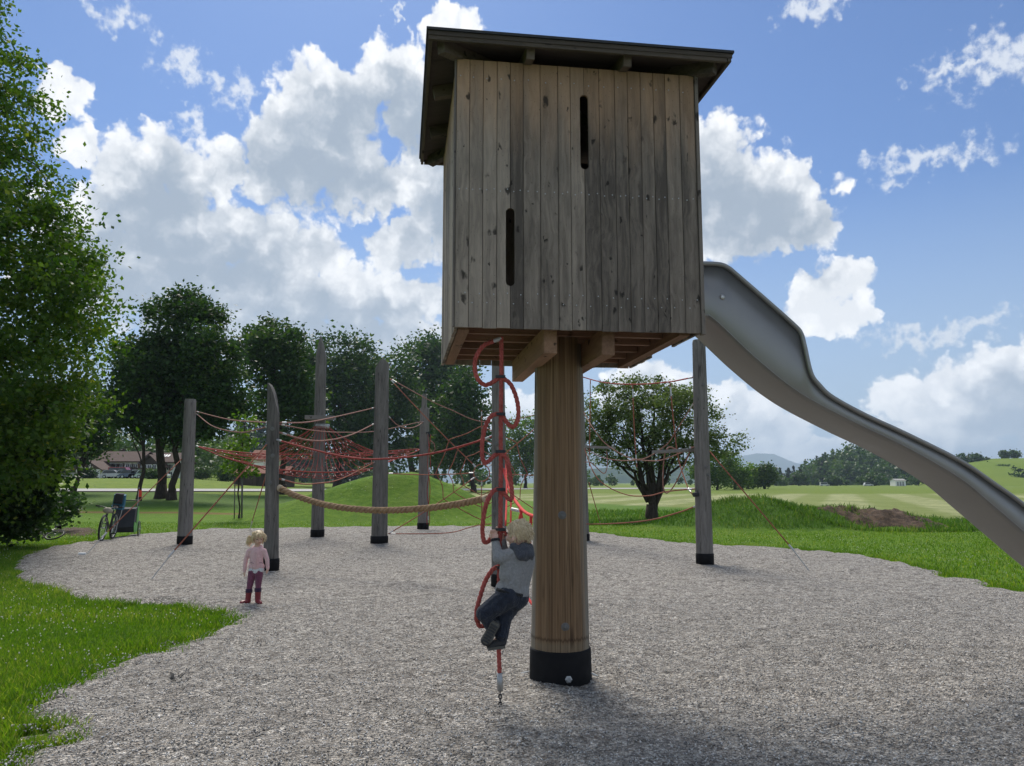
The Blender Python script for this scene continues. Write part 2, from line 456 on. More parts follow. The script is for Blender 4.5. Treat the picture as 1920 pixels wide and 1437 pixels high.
# ------------------------------------------------------------------ the land
def ground_material():
    m, N, b = material('ground'); c = coords(N); x, y, z = N.sep(c)
    wob = N.m('MULTIPLY', N.m('SUBTRACT', N.noise(c, .35, 4), .5), 7.0)
    fine = N.noise(c, 45, 5, .7); mid = N.noise(c, 3.2, 4, .6); big = N.noise(c, .5, 3, .5)
    lawn = N.mix(N.mapr(mid, .3, .7), (.080, .180, .009), (.155, .265, .018))
    lawn = N.mix(N.mapr(big, .52, .72, 0, .6), lawn, (.16, .235, .035))
    lawn = N.mix(N.mapr(fine, .35, .68), N.mix(1.0, lawn, (.62, .66, .6), 'MULTIPLY'), lawn)
    # bare patches trodden into the lawn
    bare = N.mapr(N.noise(c, 1.1, 5, .65), .70, .78)
    lawn = N.mix(N.m('MULTIPLY', bare, .6), lawn, (.16, .13, .07))
    # clover heads
    cl = N.vor(c, 7.5); pick = N.sep(N.vor(c, 7.5, out='Color'))[0]
    zone = N.mapr(N.noise(c, .22, 2), .46, .56)
    head = N.m('MULTIPLY', N.m('MULTIPLY', N.mapr(cl, .10, .17, 1, 0), N.mapr(pick, .55, .6)), zone)
    lawn = N.mix(N.m('MULTIPLY', head, .75), lawn, (.55, .57, .44))
    # worn earth strip beyond the lawn on the left
    ye = N.m('ADD', y, N.m('MULTIPLY', wob, .25))
    strip = N.m('MULTIPLY', N.mapr(N.m('ABSOLUTE', N.m('SUBTRACT', ye, N.m('MULTIPLY_ADD', x, -.10, 38.2))), .35, 1.2, 1, 0), N.mapr(x, -8, -4.5, 1, 0))
    strip = N.m('MULTIPLY', strip, N.mapr(fine, .3, .55, .35, .9))
    # rough grass under the trees, meadow beyond the lane
    rough = N.mix(mid, (.045, .10, .015), (.10, .165, .03))
    meadow = N.mix(N.mapr(N.noise(c, .8, 5, .7), .35, .65), (.085, .16, .015), (.19, .24, .03))
    col = N.mix(strip, lawn, (.19, .105, .045))
    yw = N.m('ADD', y, wob)
    left = N.mapr(x, -4, 0, 1, 0)
    col = N.mix(N.m('MULTIPLY', N.m('MULTIPLY', N.mapr(yw, 42, 47), left), .9), col, rough)
    col = N.mix(N.m('MULTIPLY', N.mapr(y, 63, 66), left), col, meadow)
    # tall grass round the tree on the right, then the mown hay field with its swaths
    q = N.m('ADD', N.m('MULTIPLY', N.m('SUBTRACT', x, 9.5), 2.1), N.m('SUBTRACT', yw, 57.0))
    right = N.mapr(x, -14, -6, 0, 1)
    tall = N.m('MULTIPLY', N.mapr(N.m('ADD', y, N.m('MULTIPLY', wob, .4)), 30.5, 32), N.mapr(x, 2, 4))
    col = N.mix(N.m('MULTIPLY', tall, .8), col, N.mix(mid, (.055, .13, .012), (.11, .20, .025)))
    mr = N.v('LENGTH', N.v('MULTIPLY', N.v('SUBTRACT', c, (8.9, 29.4, 0.)), (1 / 4.6, 1 / 3.4, 0.)))
    mr = N.m('ADD', mr, N.m('MULTIPLY', N.m('SUBTRACT', mid, .5), .25))
    col = N.mix(N.mapr(mr, .72, .92, .85, 0, True), col, N.mix(mid, (.035, .10, .010), (.085, .17, .02)))
    sw = N.new('ShaderNodeTexWave', wave_type='BANDS', bands_direction='X', wave_profile='SIN')
    N.put(sw.inputs['Vector'], N.xyz(N.m('ADD', N.m('MULTIPLY', x, .8), N.m('MULTIPLY', y, -.33)), N.m('MULTIPLY', y, .12), 0.0))
    sw.inputs['Scale'].default_value = .055; sw.inputs['Distortion'].default_value = 2.2; sw.inputs['Detail'].default_value = 3; sw.inputs['Detail Scale'].default_value = .5
    hn = N.m('ADD', N.m('MULTIPLY', N.noise(N.v('MULTIPLY', c, (1, .45, 1)), 1.1, 6, .8), .55), N.m('MULTIPLY', N.noise(N.v('MULTIPLY', c, (1, .35, 1)), .28, 4, .7), .45))
    hay = N.mix(N.mapr(hn, .38, .60), (.15, .185, .06), (.36, .375, .185))
    hay = N.mix(N.mapr(sw.outputs['Fac'], .35, .75, 0, .75), hay, (.155, .20, .045))
    col = N.mix(N.m('MULTIPLY', N.mapr(q, -2.5, 2.5), right), col, hay)
    far = N.mix(big, (.10, .17, .02), (.17, .21, .035))
    col = N.mix(N.m('MULTIPLY', N.mapr(N.m('ADD', y, N.m('MULTIPLY', wob, 2.0)), 112, 126), right), col, far)
    N.put(b.inputs['Base Color'], col); b.inputs['Roughness'].default_value = .9; b.inputs['Specular IOR Level'].default_value = .12
    bump(N, b, N.m('ADD', N.noise(c, 22, 6, .75), N.m('MULTIPLY', mid, 2.0)), .9, .05)
    return m
GROUND = ground_material()
def warped(a, b, step, r, lo, hi):
    mid = list(np.arange(a, b + 1e-6, step)); up = []; s = step; v = mid[-1]
    while v < hi: s *= r; v += s; up.append(v)
    dn = []; s = step; v = a
    while v > lo: s *= r; v -= s; dn.append(v)
    return np.array(dn[::-1] + mid + up)
gx = warped(-14, 19, .36, 1.045, -9000, 9000); gy = warped(23, 42, .40, 1.035, -60, 12000)
GX, GY = np.meshgrid(gx, gy); GZ = ground_h(GX, GY)
nx, ny = len(gx), len(gy); ii = (np.arange(ny - 1)[:, None] * nx + np.arange(nx - 1)[None, :]).ravel()
tag(link('ground', fast_mesh('ground', np.stack([GX, GY, GZ], -1).reshape(-1, 3), np.stack([ii, ii + 1, ii + nx + 1, ii + nx], 1), GROUND, smooth=True)), kind='structure')

# ---- pea gravel of the playground
EDGE_PX = [(33,1434),(55,1401),(98,1390),(73,1375),(117,1354),(69,1321),(109,1292),(182,1255),(277,1226),(288,1211),(386,1193),(437,1164),(430,1147),(350,1132),(270,1127),(233,1133),(175,1124),(102,1104),(35,1080),(36,1042),
           (60,1032),(120,1022),(250,1003),(390,992),(520,991),(700,987),(880,987),(1000,989),(1090,996),(1190,1008),(1290,1018),(1400,1024),(1500,1029),(1600,1038),(1700,1056),(1800,1084),(1920,1108)]
def on_flat(px, py):
    d = ray(px, py); k = -EYE / d[2]; return (d[0] * k, d[1] * k)
EDGE = [on_flat(*q) for q in EDGE_PX]
EDGE = EDGE + [(12.5, 9.2), (15, 4), (15, -6), (-3.6, -6), (-3.9, 2.5)]
EA = np.array(EDGE)
def edge_sdf(X, Y):
    """signed distance to the gravel's outline, positive inside"""
    X = np.asarray(X, float); Y = np.asarray(Y, float); d = np.full(X.shape, 1e9); ins = np.zeros(X.shape, bool)
    for i in range(len(EA)):
        a = EA[i]; b = EA[(i + 1) % len(EA)]; e = b - a
        t = np.clip(((X - a[0]) * e[0] + (Y - a[1]) * e[1]) / (e @ e), 0, 1)
        d = np.minimum(d, np.hypot(X - a[0] - t * e[0], Y - a[1] - t * e[1]))
        c = (a[1] > Y) != (b[1] > Y)
        with np.errstate(divide='ignore', invalid='ignore'):
            xi = (b[0] - a[0]) * (Y - a[1]) / (b[1] - a[1] + 1e-12) + a[0]
        ins ^= c & (X < xi)
    d = np.where(ins, d, -d)
    return d + .26 * (vnoise(X * 1.9, Y * 1.9) - .5) + .20 * (vnoise(X * 6 + 9, Y * 6) - .5)
def gravel_z(X, Y):
    return .042 * (vnoise(X * 1.25, Y * 1.25) - .5) + .055 * (vnoise(X * 3.1 + 4, Y * 3.1) - .5) + .024 * (vnoise(X * 7.3, Y * 7.3 + 3) - .5)
def gravel_material():
    m, N, b = material('gravel'); c = coords(N)
    n1 = N.vor(c, 72, out='Color'); d1 = N.vor(c, 72)
    n2 = N.vor(c, 31, out='Color'); d2 = N.vor(c, 31)
    t = N.m('ADD', N.m('MULTIPLY', N.sep(n1)[0], .6), N.m('MULTIPLY', N.sep(n2)[1], .4))
    col = N.ramp(t, [(.08, (.10, .090, .078)), (.28, (.26, .24, .212)), (.50, (.43, .40, .355)), (.72, (.58, .545, .495)), (.93, (.80, .77, .72))])
    hue = N.sep(n1)[2]
    col = N.mix(N.mapr(hue, .75, .95, 0, .45), col, (.33, .25, .18))
    col = N.mix(N.mapr(hue, .0, .2, .4, 0), col, (.22, .25, .29))
    # stones sit in their own gaps; damp or silty drifts change the tone slowly
    col = N.mix(N.mapr(d1, .42, .75, 0, .55), col, (.10, .095, .09))
    drift = N.noise(c, 1.5, 5, .6)
    col = N.mix(N.mapr(drift, .35, .65, .25, 0), col, (.19, .175, .16))
    lump = N.noise(c, 24, 4, .75)
    trod = N.noise(c, 6.5, 4, .7)
    col = N.mix(1.0, col, N.ramp(trod, [(.36, (.62, .61, .60)), (.5, (1.02, 1.02, 1.02)), (.66, (1.18, 1.18, 1.17))]), 'MULTIPLY')
    col = N.mix(1.0, col, N.ramp(lump, [(.34, (.50, .49, .48)), (.5, (1.15, 1.15, 1.14)), (.64, (1.50, 1.50, 1.49))]), 'MULTIPLY')
    N.put(b.inputs['Base Color'], col); b.inputs['Roughness'].default_value = .8; b.inputs['Specular IOR Level'].default_value = .3
    h = N.m('ADD', N.m('MULTIPLY', N.m('SUBTRACT', .6, d1), 1.0), N.m('MULTIPLY', N.m('SUBTRACT', .6, d2), 1.4))
    h = N.m('ADD', h, N.m('ADD', N.m('MULTIPLY', N.noise(c, 9, 4, .6), 2.2), N.m('MULTIPLY', lump, 2.0)))
    bump(N, b, h, 1.0, .026)
    return m
GRAVEL = gravel_material()
sx = np.arange(-14.2, 15.2, .115); sy = np.concatenate([np.arange(-6, 3.5, .5), np.arange(3.5, 30.4, .115)])
X, Y = np.meshgrid(sx, sy); sd = edge_sdf(X, Y)
Z = -.09 + .104 * smooth01(-.10, .16, sd) + gravel_z(X, Y) * smooth01(-.02, .25, sd)
nx = len(sx); ii = (np.arange(len(sy) - 1)[:, None] * nx + np.arange(nx - 1)[None, :])
keep = (np.maximum.reduce([sd[:-1, :-1], sd[1:, :-1], sd[:-1, 1:], sd[1:, 1:]]) > -.12)
ii = ii[keep]
V = np.stack([X, Y, Z], -1).reshape(-1, 3); F = np.stack([ii, ii + 1, ii + nx + 1, ii + nx], 1)
used = np.unique(F); remap = np.full(len(V), -1); remap[used] = np.arange(len(used))
tag(link('gravel_bed', fast_mesh('gravel_bed', V[used], remap[F], GRAVEL, smooth=True)), kind='structure')

def pebble_material():
    m, N, b = material('pebbles')
    t = N.new('ShaderNodeAttribute', attribute_name='tone').outputs['Fac']
    N.put(b.inputs['Base Color'], N.ramp(t, [(.0, (.12, .115, .11)), (.3, (.25, .24, .225)), (.55, (.36, .33, .29)), (.7, (.42, .41, .39)), (.9, (.60, .59, .57)), (1., (.75, .74, .72))]))
    b.inputs['Roughness'].default_value = .75
    return m
n = 52000
u = RNG.random(n * 2); Dp = 4.2 + 7.0 * u ** 1.5; xp = (RNG.random(n * 2) * 2 - 1) * (Dp * .70 + .3)
ok = edge_sdf(xp, Dp) > .0; xp, Dp = xp[ok][:n], Dp[ok][:n]; n = len(xp)
ax = RNG.normal(size=(n, 3)); ax /= np.linalg.norm(ax, axis=1)[:, None]
bx = np.cross(ax, RNG.normal(size=(n, 3))); bx /= np.linalg.norm(bx, axis=1)[:, None]; cx_ = np.cross(ax, bx)
sz = .0032 + .0048 * RNG.random(n) ** 1.6
ax *= (sz * (1 + .7 * RNG.random(n)))[:, None]; bx *= sz[:, None]; cx_ *= (sz * (.6 + .3 * RNG.random(n)))[:, None]
ctr = np.stack([xp, Dp, .014 + gravel_z(xp, Dp) + .0035], 1)
V = np.stack([ctr + ax, ctr - ax, ctr + bx, ctr - bx, ctr + cx_, ctr - cx_], 1).reshape(-1, 3)
oc = np.array([(0, 2, 4), (2, 1, 4), (1, 3, 4), (3, 0, 4), (2, 0, 5), (1, 2, 5), (3, 1, 5), (0, 3, 5)])
F = (np.arange(n)[:, None, None] * 6 + oc[None]).reshape(-1, 3)
tag(link('gravel_stones', fast_mesh('gravel_stones', V, F, pebble_material(), np.repeat(RNG.random(n), 6))), 'loose light and dark pebbles lying on the gravel bed', 'gravel', kind='stuff')

# ---- grass blades and clover heads, where one can see them
leafmat('grass_blade', (.070, .160, .007), (.155, .265, .016), (.30, .33, .07), .45)
def blades(name, xs, ys, hmin, hmax, wid, label, mat='grass_blade'):
    n = len(xs); z0 = ground_h(xs, ys)
    h = hmin + (hmax - hmin) * RNG.random(n) ** 1.5 * (.55 + .9 * vnoise(xs * 1.7, ys * 1.7))
    a = RNG.random(n) * 2 * math.pi; lean = h * (.15 + .65 * RNG.random(n)); w = wid * (.6 + .8 * RNG.random(n))
    ca, sa = np.cos(a), np.sin(a); b = RNG.random(n) * 2 * math.pi
    base = np.stack([xs, ys, z0 - .005], 1); side = np.stack([np.cos(b), np.sin(b), 0 * b], 1) * w[:, None] / 2
    midp = base + np.stack([ca * lean * .35, sa * lean * .35, h * .6], 1)
    tip = base + np.stack([ca * lean, sa * lean, h], 1)
    V = np.stack([base - side, base + side, midp + side * .8, tip, midp - side * .8], 1).reshape(-1, 3)
    k = np.arange(n)[:, None] * 5
    F = np.concatenate([k + np.array([[0, 1, 2]]), k + np.array([[0, 2, 4]]), k + np.array([[4, 2, 3]])])
    t = np.clip(.45 + .28 * RNG.normal(size=n) + .5 * (vnoise(xs * .9, ys * .9) - .5), 0, 1)
    tag(link(name, fast_mesh(name, V, F, MATS[mat], np.repeat(t, 5))), label, 'grass', kind='stuff')
def scatter(n, f, cond):
    X, Y = f(n); ok = cond(X, Y); return X[ok], Y[ok]
def lawn_left(n):
    D = 4.2 * np.exp(RNG.random(n) * math.log(24 / 4.2)); x = -(.26 + .46 * RNG.random(n)) * D; return x, D
xs, ys = scatter(230000, lawn_left, lambda X, Y: edge_sdf(X, Y) < -.02)
blades('lawn_grass', xs[:95000], ys[:95000], .02, .060, .007, 'short green clover lawn left of the gravel')
def lawn_back(n):
    D = 9.5 + 23 * RNG.random(n) ** 1.15; x = (-.68 + 1.42 * RNG.random(n)) * D; return x, D
on_mound = lambda X, Y: np.hypot((X - 8.9) / 4.4, (Y - 29.4) / 3.2) < .85
xs, ys = scatter(130000, lawn_back, lambda X, Y: (edge_sdf(X, Y) < 0) & ~on_mound(X, Y))
blades('meadow_grass', xs[:64000], ys[:64000], .025, .08, .016, 'mown green lawn beyond the gravel and on the mounds')
def fringe(n):
    i = RNG.integers(0, 36, n); t = RNG.random(n); a = EA[i]; b = EA[i + 1]; p = a + (b - a) * t[:, None] + RNG.normal(size=(n, 2)) * .20
    return p[:, 0], p[:, 1]
xs, ys = scatter(60000, fringe, lambda X, Y: (edge_sdf(X, Y) < .30) & (vnoise(X * 3, Y * 3) > .35) & (RNG.random(len(X)) < np.clip(.70 - edge_sdf(X, Y) * 3.2, 0, 1)))
blades('edge_grass', xs[:26000], ys[:26000], .03, .10, .010, 'ragged grass fringe along the edge of the gravel')
# clover heads: little pale balls among the blades
plain('clover_white', (.62, .60, .50), .8)
xs, ys = scatter(5000, lambda n: lawn_left(n), lambda X, Y: (edge_sdf(X, Y) < -.1) & (vnoise(X * 1.2, Y * 1.2) > .58))
x2, y2 = scatter(9000, lambda n: lawn_back(n), lambda X, Y: (edge_sdf(X, Y) < -.2) & (vnoise(X * .5, Y * .5) > .45))
xs = np.concatenate([xs[:420], x2[:1500]]); ys = np.concatenate([ys[:420], y2[:1500]]); n = len(xs)
ctr = np.stack([xs, ys, ground_h(xs, ys) + .05 + .02 * RNG.random(n)], 1); r = .0055 + .005 * RNG.random(n)
dirs = np.array([(1, 0, 0), (-1, 0, 0), (0, 1, 0), (0, -1, 0), (0, 0, 1), (0, 0, -1)])
V = (ctr[:, None, :] + dirs[None] * r[:, None, None]).reshape(-1, 3)
F = (np.arange(n)[:, None, None] * 6 + oc[None]).reshape(-1, 3)
tag(link('clover_flowers', fast_mesh('clover_flowers', V, F, MATS['clover_white'])), 'white clover heads dotted over the lawn', 'flowers', kind='stuff')

# ---- lane of pale asphalt across the meadow
m_, N_, b_ = material('lane'); c_ = coords(N_)
N_.put(b_.inputs['Base Color'], N_.mix(N_.noise(c_, 3, 5, .7), (.30, .30, .29), (.44, .43, .41))); b_.inputs['Roughness'].default_value = .9
V = []; F = []
for k, px in enumerate(np.linspace(-60, 1330, 60)):
    r0 = np.interp(px, [-60, 780, 1000, 1330], [917.6, 917.6, 915.6, 915.0]); r1 = np.interp(px, [-60, 780, 1000, 1330], [922.6, 921.8, 917.6, 916.8])
    for r in (r0, r1):
        p = hit(px, r); V.append((p.x, p.y, p.z + .08))
    if k: F.append((2 * k - 2, 2 * k - 1, 2 * k + 1, 2 * k))
tag(link('lane', fast_mesh('lane', V, F, m_)), kind='structure')

# ---- dirt heap with weeds on the flank of the right mound
m_, N_, b_ = material('soil'); c_ = coords(N_)
t_ = N_.noise(c_, 4.5, 6, .75)
N_.put(b_.inputs['Base Color'], N_.mix(N_.mapr(t_, .4, .62), (.055, .032, .018), (.17, .105, .06))); b_.inputs['Roughness'].default_value = .95
bump(N_, b_, N_.noise(c_, 14, 6, .8), 1.0, .12)
xs_ = np.linspace(-1, 1, 60); ys_ = np.linspace(-1, 1, 34); X, Y = np.meshgrid(xs_, ys_)
rr = np.sqrt(X ** 2 + Y ** 2) + .28 * (vnoise(X * 3 + 7, Y * 3) - .5)
WX = 13.3 + X * 2.7 + .15 * Y; WY = 29.0 + Y * 1.8 - X * .3
Z = ground_h(WX, WY) + .10 * (1 - smooth01(.55, .95, rr)) - .16 * smooth01(.74, .98, rr) + .10 * (vnoise(WX * 4.4, WY * 4.4) - .5) * (1 - smooth01(.6, .9, rr))
ii = (np.arange(33)[:, None] * 60 + np.arange(59)[None, :]).ravel()
tag(link('soil_heap', fast_mesh('soil_heap', np.stack([WX, WY, Z], -1).reshape(-1, 3), np.stack([ii, ii + 1, ii + 61, ii + 60], 1), m_, smooth=True)), kind='structure')
leafmat('weed', (.045, .12, .012), (.11, .21, .025), (.2, .25, .06), .4)
n = 9000; a = RNG.random(n) * 2 * math.pi; q = np.sqrt(RNG.random(n)) * 1.12
xs = 13.2 + np.cos(a) * q * 3.3; ys = 29 + np.sin(a) * q * 2.1 - np.cos(a) * q * .3
ok = (vnoise(xs * 1.3 + 3, ys * 1.3) > .56) | (q > .93); xs, ys = xs[ok], ys[ok]
blades('heap_weeds', xs, ys, .06, .24, .028, 'weeds and tufts growing on the brown soil heap', 'weed')
xs, ys = scatter(30000, lambda n: (4.3 + 9.2 * RNG.random(n), 26 + 6.8 * RNG.random(n)), on_mound)
blades('mound_grass', xs[:9000], ys[:9000], .05, .20, .022, 'longer dark grass covering the low mound on the right', 'weed')
def wood_edge(n):
    x = 2 + 26 * RNG.random(n); y = 31 + 16 * RNG.random(n) ** 1.4; return x, y
xs, ys = scatter(26000, wood_edge, lambda X, Y: (2.1 * (X - 9.5) + (Y - 57) < 1) & (vnoise(X * .8, Y * .8) > .25))
blades('tall_grass', xs[:16000], ys[:16000], .07, .24, .03, 'uncut taller grass round the foot of the single tree', 'weed')

# ---- bark mulch patch beside the parked bicycle
pm_ = [on_flat(*q_) for q_ in ((98, 992), (130, 987), (170, 988), (182, 993), (178, 1000), (150, 1003), (115, 1001))]
pc_ = np.mean(pm_, axis=0); V = [(*pc_, .0)]; 
for k in range(28):
    t = k / 28 * 7; i = int(t) % 7; a_ = np.array(pm_[i]) + (np.array(pm_[(i + 1) % 7]) - np.array(pm_[i])) * (t - int(t)); a_ = pc_ + (a_ - pc_) * (1 + .14 * math.sin(k * 2.7)); V.append((a_[0], a_[1], -.034))
V[0] = (*pc_, .03)
tag(link('mulch_patch', fast_mesh('mulch_patch', V, [(0, 1 + k, 1 + (k + 1) % 28) for k in range(28)], MATS['soil'])), kind='structure')

# ------------------------------------------------------------------ tower on one post
def pole_material():
    m, N, b = material('pole_wood'); c = coords(N); x, y, z = N.sep(c)
    ang = N.m('ARCTAN2', y, x)
    u = N.xyz(N.m('MULTIPLY', ang, 5.2), 0.0, N.m('MULTIPLY', z, .55))
    g = N.noise(N.v('MULTIPLY', u, (5, 1, 1)), 1.0, 7, .68, dist=.3)
    br = N.noise(N.v('MULTIPLY', u, (.9, 1, .8)), 1.0, 4, .6)
    col = N.ramp(g, [(.30, (.09, .052, .027)), (.46, (.225, .138, .072)), (.60, (.33, .222, .126)), (.78, (.43, .32, .205))])
    col = N.mix(N.mapr(br, .38, .62, .0, .55), col, (.115, .066, .034))
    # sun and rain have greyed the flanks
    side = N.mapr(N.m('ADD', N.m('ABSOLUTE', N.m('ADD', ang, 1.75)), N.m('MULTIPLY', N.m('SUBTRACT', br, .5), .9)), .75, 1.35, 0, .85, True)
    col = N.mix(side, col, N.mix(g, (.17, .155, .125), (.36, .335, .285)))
    tide = N.m('ADD', z, N.m('MULTIPLY', N.m('SUBTRACT', N.noise(N.xyz(N.m('MULTIPLY', ang, 14.), 0., 0.), 1.0, 3, .7), .5), .10))
    col = N.mix(N.m('MULTIPLY', N.mapr(N.m('ABSOLUTE', N.m('SUBTRACT', tide, .34)), .0, .02, 1, 0), .7), col, (.05, .028, .014))
    col = N.mix(N.mapr(tide, .30, .34, .45, 0), col, (.22, .19, .13))
    kn = N.vor(N.xyz(N.m('MULTIPLY', ang, .9), 0., N.m('MULTIPLY', z, .75)), 1.4)
    col = N.mix(N.mapr(kn, .05, .16, .9, 0, True), col, (.045, .025, .014))
    cr = N.noise(N.v('MULTIPLY', u, (2.6, 1, .55)), 1.0, 3, .5, dist=.5)
    crack = N.mapr(N.m('ABSOLUTE', N.m('SUBTRACT', cr, .5)), 0, .020, 1, 0)
    col = N.mix(N.m('MULTIPLY', crack, .85), col, (.03, .018, .01))
    N.put(b.inputs['Base Color'], col); b.inputs['Roughness'].default_value = .75; b.inputs['Specular IOR Level'].default_value = .25
    bump(N, b, N.m('SUBTRACT', g, crack), .5, .008)
    return m
POLE = pole_material()
TO = Vector((.385, 6.79, 0)); TYAW = R(8)
TM = Matrix.Translation(TO) @ Matrix.Rotation(TYAW, 4, 'Z')
tower = thing('play_tower', TO, 'square weathered plank tower house with dark eaves standing on one thick round post', 'play tower', TYAW)
def tl(b, name, mat, parent=tower, smooth=False): return b.build(name, mat, parent, smooth, world=False)

HW, ZB, ZT, TH = .95, 2.74, 4.84, .024
def hourglass(z): return np.interp(z, [0, .25, 1.35, 2.6, 2.95], [.250, .243, .224, .206, .204])
zz = np.linspace(.03, 2.93, 40); rb = random.Random(3)
b = MB(); n = 36; V = []
for z in zz:
    for k in range(n):
        a = 2 * math.pi * k / n; r = hourglass(z) * (1 + .012 * math.sin(3 * a + z * .8) + .006 * math.sin(11 * a + 2 * math.sin(z)))
        V.append((.018 + r * math.cos(a), r * math.sin(a), z))
F = [(i * n + k, i * n + (k + 1) % n, (i + 1) * n + (k + 1) % n, (i + 1) * n + k) for i in range(len(zz) - 1) for k in range(n)] + [tuple(range(n - 1, -1, -1)), tuple((len(zz) - 1) * n + k for k in range(n))]
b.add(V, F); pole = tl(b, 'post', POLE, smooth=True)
b = MB(); b.lathe((.018, 0, 0), [(.252, -.06), (.259, .0), (.257, .10), (.254, .235), (.250, .247), (.236, .249)], 40); sl = tl(b, 'rubber_sleeve', MATS['rubber'], pole, True)
for (x, z) in ((-.004, 1.336), (.011, .448)):
    b = MB(); b.lathe((x, -.223 - .0 if z > 1 else -.236, z), [(.034, .0), (.034, .006), (.026, .009), (.019, .009), (.019, .016), (.012, .022)], 18, axis=(0, -1, 0)); tl(b, 'bolt', MATS['bolt_head'], pole)
b = MB(); b.lathe((.03, -.262, .045), [(.03, 0), (.03, .006), (.02, .012)], 6, axis=(0, -1, 0)); tl(b, 'sleeve_bolt', MATS['galvanised'], pole)

# front boards, with the two slots cut across joints
FX = [-.95, -.849, -.745, -.638, -.536, -.435, -.301, -.162, -.063, .047, .168, .294, .398, .504, .61, .708, .828, .95]
SLOTS = {9: (4.008, 4.616), 4: (3.062, 3.666)}      # joint index -> z range
SR = .032
def plank_outline(x0, x1, z0, z1, left=None, right=None):
    p = [(x0, z0), (x1, z0)]
    if right:
        a, c = right
        p += [(x1, a)] + [(x1 - SR * math.sin(t), a + SR - SR * math.cos(t)) for t in np.linspace(0, math.pi / 2, 6)] + [(x1 - SR * math.cos(t), c - SR + SR * math.sin(t)) for t in np.linspace(0, math.pi / 2, 6)]
    p += [(x1, z1), (x0, z1)]
    if left:
        a, c = left
        p += [(x0, c)] + [(x0 + SR * math.sin(t), c - SR + SR * math.cos(t)) for t in np.linspace(0, math.pi / 2, 6)] + [(x0 + SR * math.cos(t), a + SR - SR * math.sin(t)) for t in np.linspace(0, math.pi / 2, 6)] + [(x0, a)]
    q = [p[0]]
    for w in p[1:]:
        if math.hypot(w[0] - q[-1][0], w[1] - q[-1][1]) > 1e-5: q.append(w)
    return q
GAP = .0034
def plank(x0, x1, z0, z1, frame, left=None, right=None, mat='plank_wood', parent=tower, thick=TH):
    b = MB(); j = rb.uniform(-.0025, .0025)
    b.prism(plank_outline(x0 + GAP / 2, x1 - GAP / 2, z0 + rb.uniform(-.003, .003), z1, left, right), 0 + j, thick + j, frame)
    o = b.build('plank', MATS[mat], parent, world=False)
    bm = bmesh.new(); bm.from_mesh(o.data)
    bmesh.ops.bevel(bm, geom=[e for e in bm.edges if e.calc_length() > .3], offset=.0026, segments=1, affect='EDGES'); bm.to_mesh(o.data); bm.free()
    return o
front = ((0, -HW, 0), (1, 0, 0), (0, 1, 0), (0, 0, 1))
for i in range(17):
    plank(FX[i], FX[i + 1], ZB, ZT, front, left=SLOTS.get(i), right=SLOTS.get(i + 1))
sideL = ((-HW, 0, 0), (0, 1, 0), (1, 0, 0), (0, 0, 1))
ys = np.linspace(-HW + TH + .002, HW, 17)
for i in range(16): plank(ys[i], ys[i + 1], ZB - .004, ZT, sideL)
back = ((0, HW, 0), (1, 0, 0), (0, -1, 0), (0, 0, 1))
xs = np.linspace(-HW + TH + .002, HW - TH - .002, 17)
for i in range(16): plank(xs[i], xs[i + 1], ZB, ZT, back)
sideR = ((HW, 0, 0), (0, 1, 0), (-1, 0, 0), (0, 0, 1))
ysr = [-.926, -.82, -.71, -.61, -.51, -.41, -.33, -.23, -.13, -.03, .07, .17, .25, .36, .48, .60, .72, .83, .926]
for i in range(18):
    op = -.33 <= ysr[i] < .25
    plank(ysr[i], ysr[i + 1], 3.86 if op else ZB, ZT, sideR)
for i in range(1, 17):      # dark strips added behind the joints to keep sky light out of the gaps
    cuts = [(ZB + .01, ZT - .12)] if i not in SLOTS else [(ZB + .01, SLOTS[i][0] - .01), (SLOTS[i][1] + .01, ZT - .12)]
    for z0, z1 in cuts:
        b = MB(); b.box((FX[i], -HW + TH + .008, (z0 + z1) / 2), (.028, .008, z1 - z0)); tl(b, 'joint_light_block', MATS['dark_wood'])
for i in range(1, 16):  # left wall gets the same added strips against light through the gaps
    b = MB(); b.box((-HW + TH + .008, ys[i], (ZB + ZT) / 2 - .05), (.008, .028, ZT - ZB - .14)); tl(b, 'joint_light_block', MATS['dark_wood'])
# corner battens, lintel of the slide opening
b = MB(); b.box((HW + .015, -HW + .012, (ZB + ZT) / 2 - .01), (.026, .055, ZT - ZB)); tl(b, 'corner_batten', MATS['edge_wood'])
b = MB(); b.box((-HW - .009, -HW + .016, (ZB + ZT) / 2), (.014, .03, ZT - ZB - .004)); tl(b, 'corner_batten', MATS['edge_wood'])
b = MB(); b.box((HW + .03, -.02, 4.42), (.045, .72, .22)); tl(b, 'lintel_board', MATS['beam_wood'])
# screws in three rows
b = MB()
for i in range(17):
    for zz_, dz in ((2.93, .07), (3.80, .012), (4.70, .02)):
        for k, fx in enumerate((.28, .76)):
            if zz_ == 4.70 and k: continue
            x = FX[i] + (FX[i + 1] - FX[i]) * (fx + rb.uniform(-.05, .05)); z = zz_ + (dz if k else 0) - (.0 if zz_ < 3.9 else 0) + rb.uniform(-.008, .008)
            b.lathe((x, -HW - .001, z), [(.0052, 0), (.0046, .0025)], 7, axis=(0, -1, 0))
tag(tl(b, 'screws', MATS['galvanised']), kind='stuff')
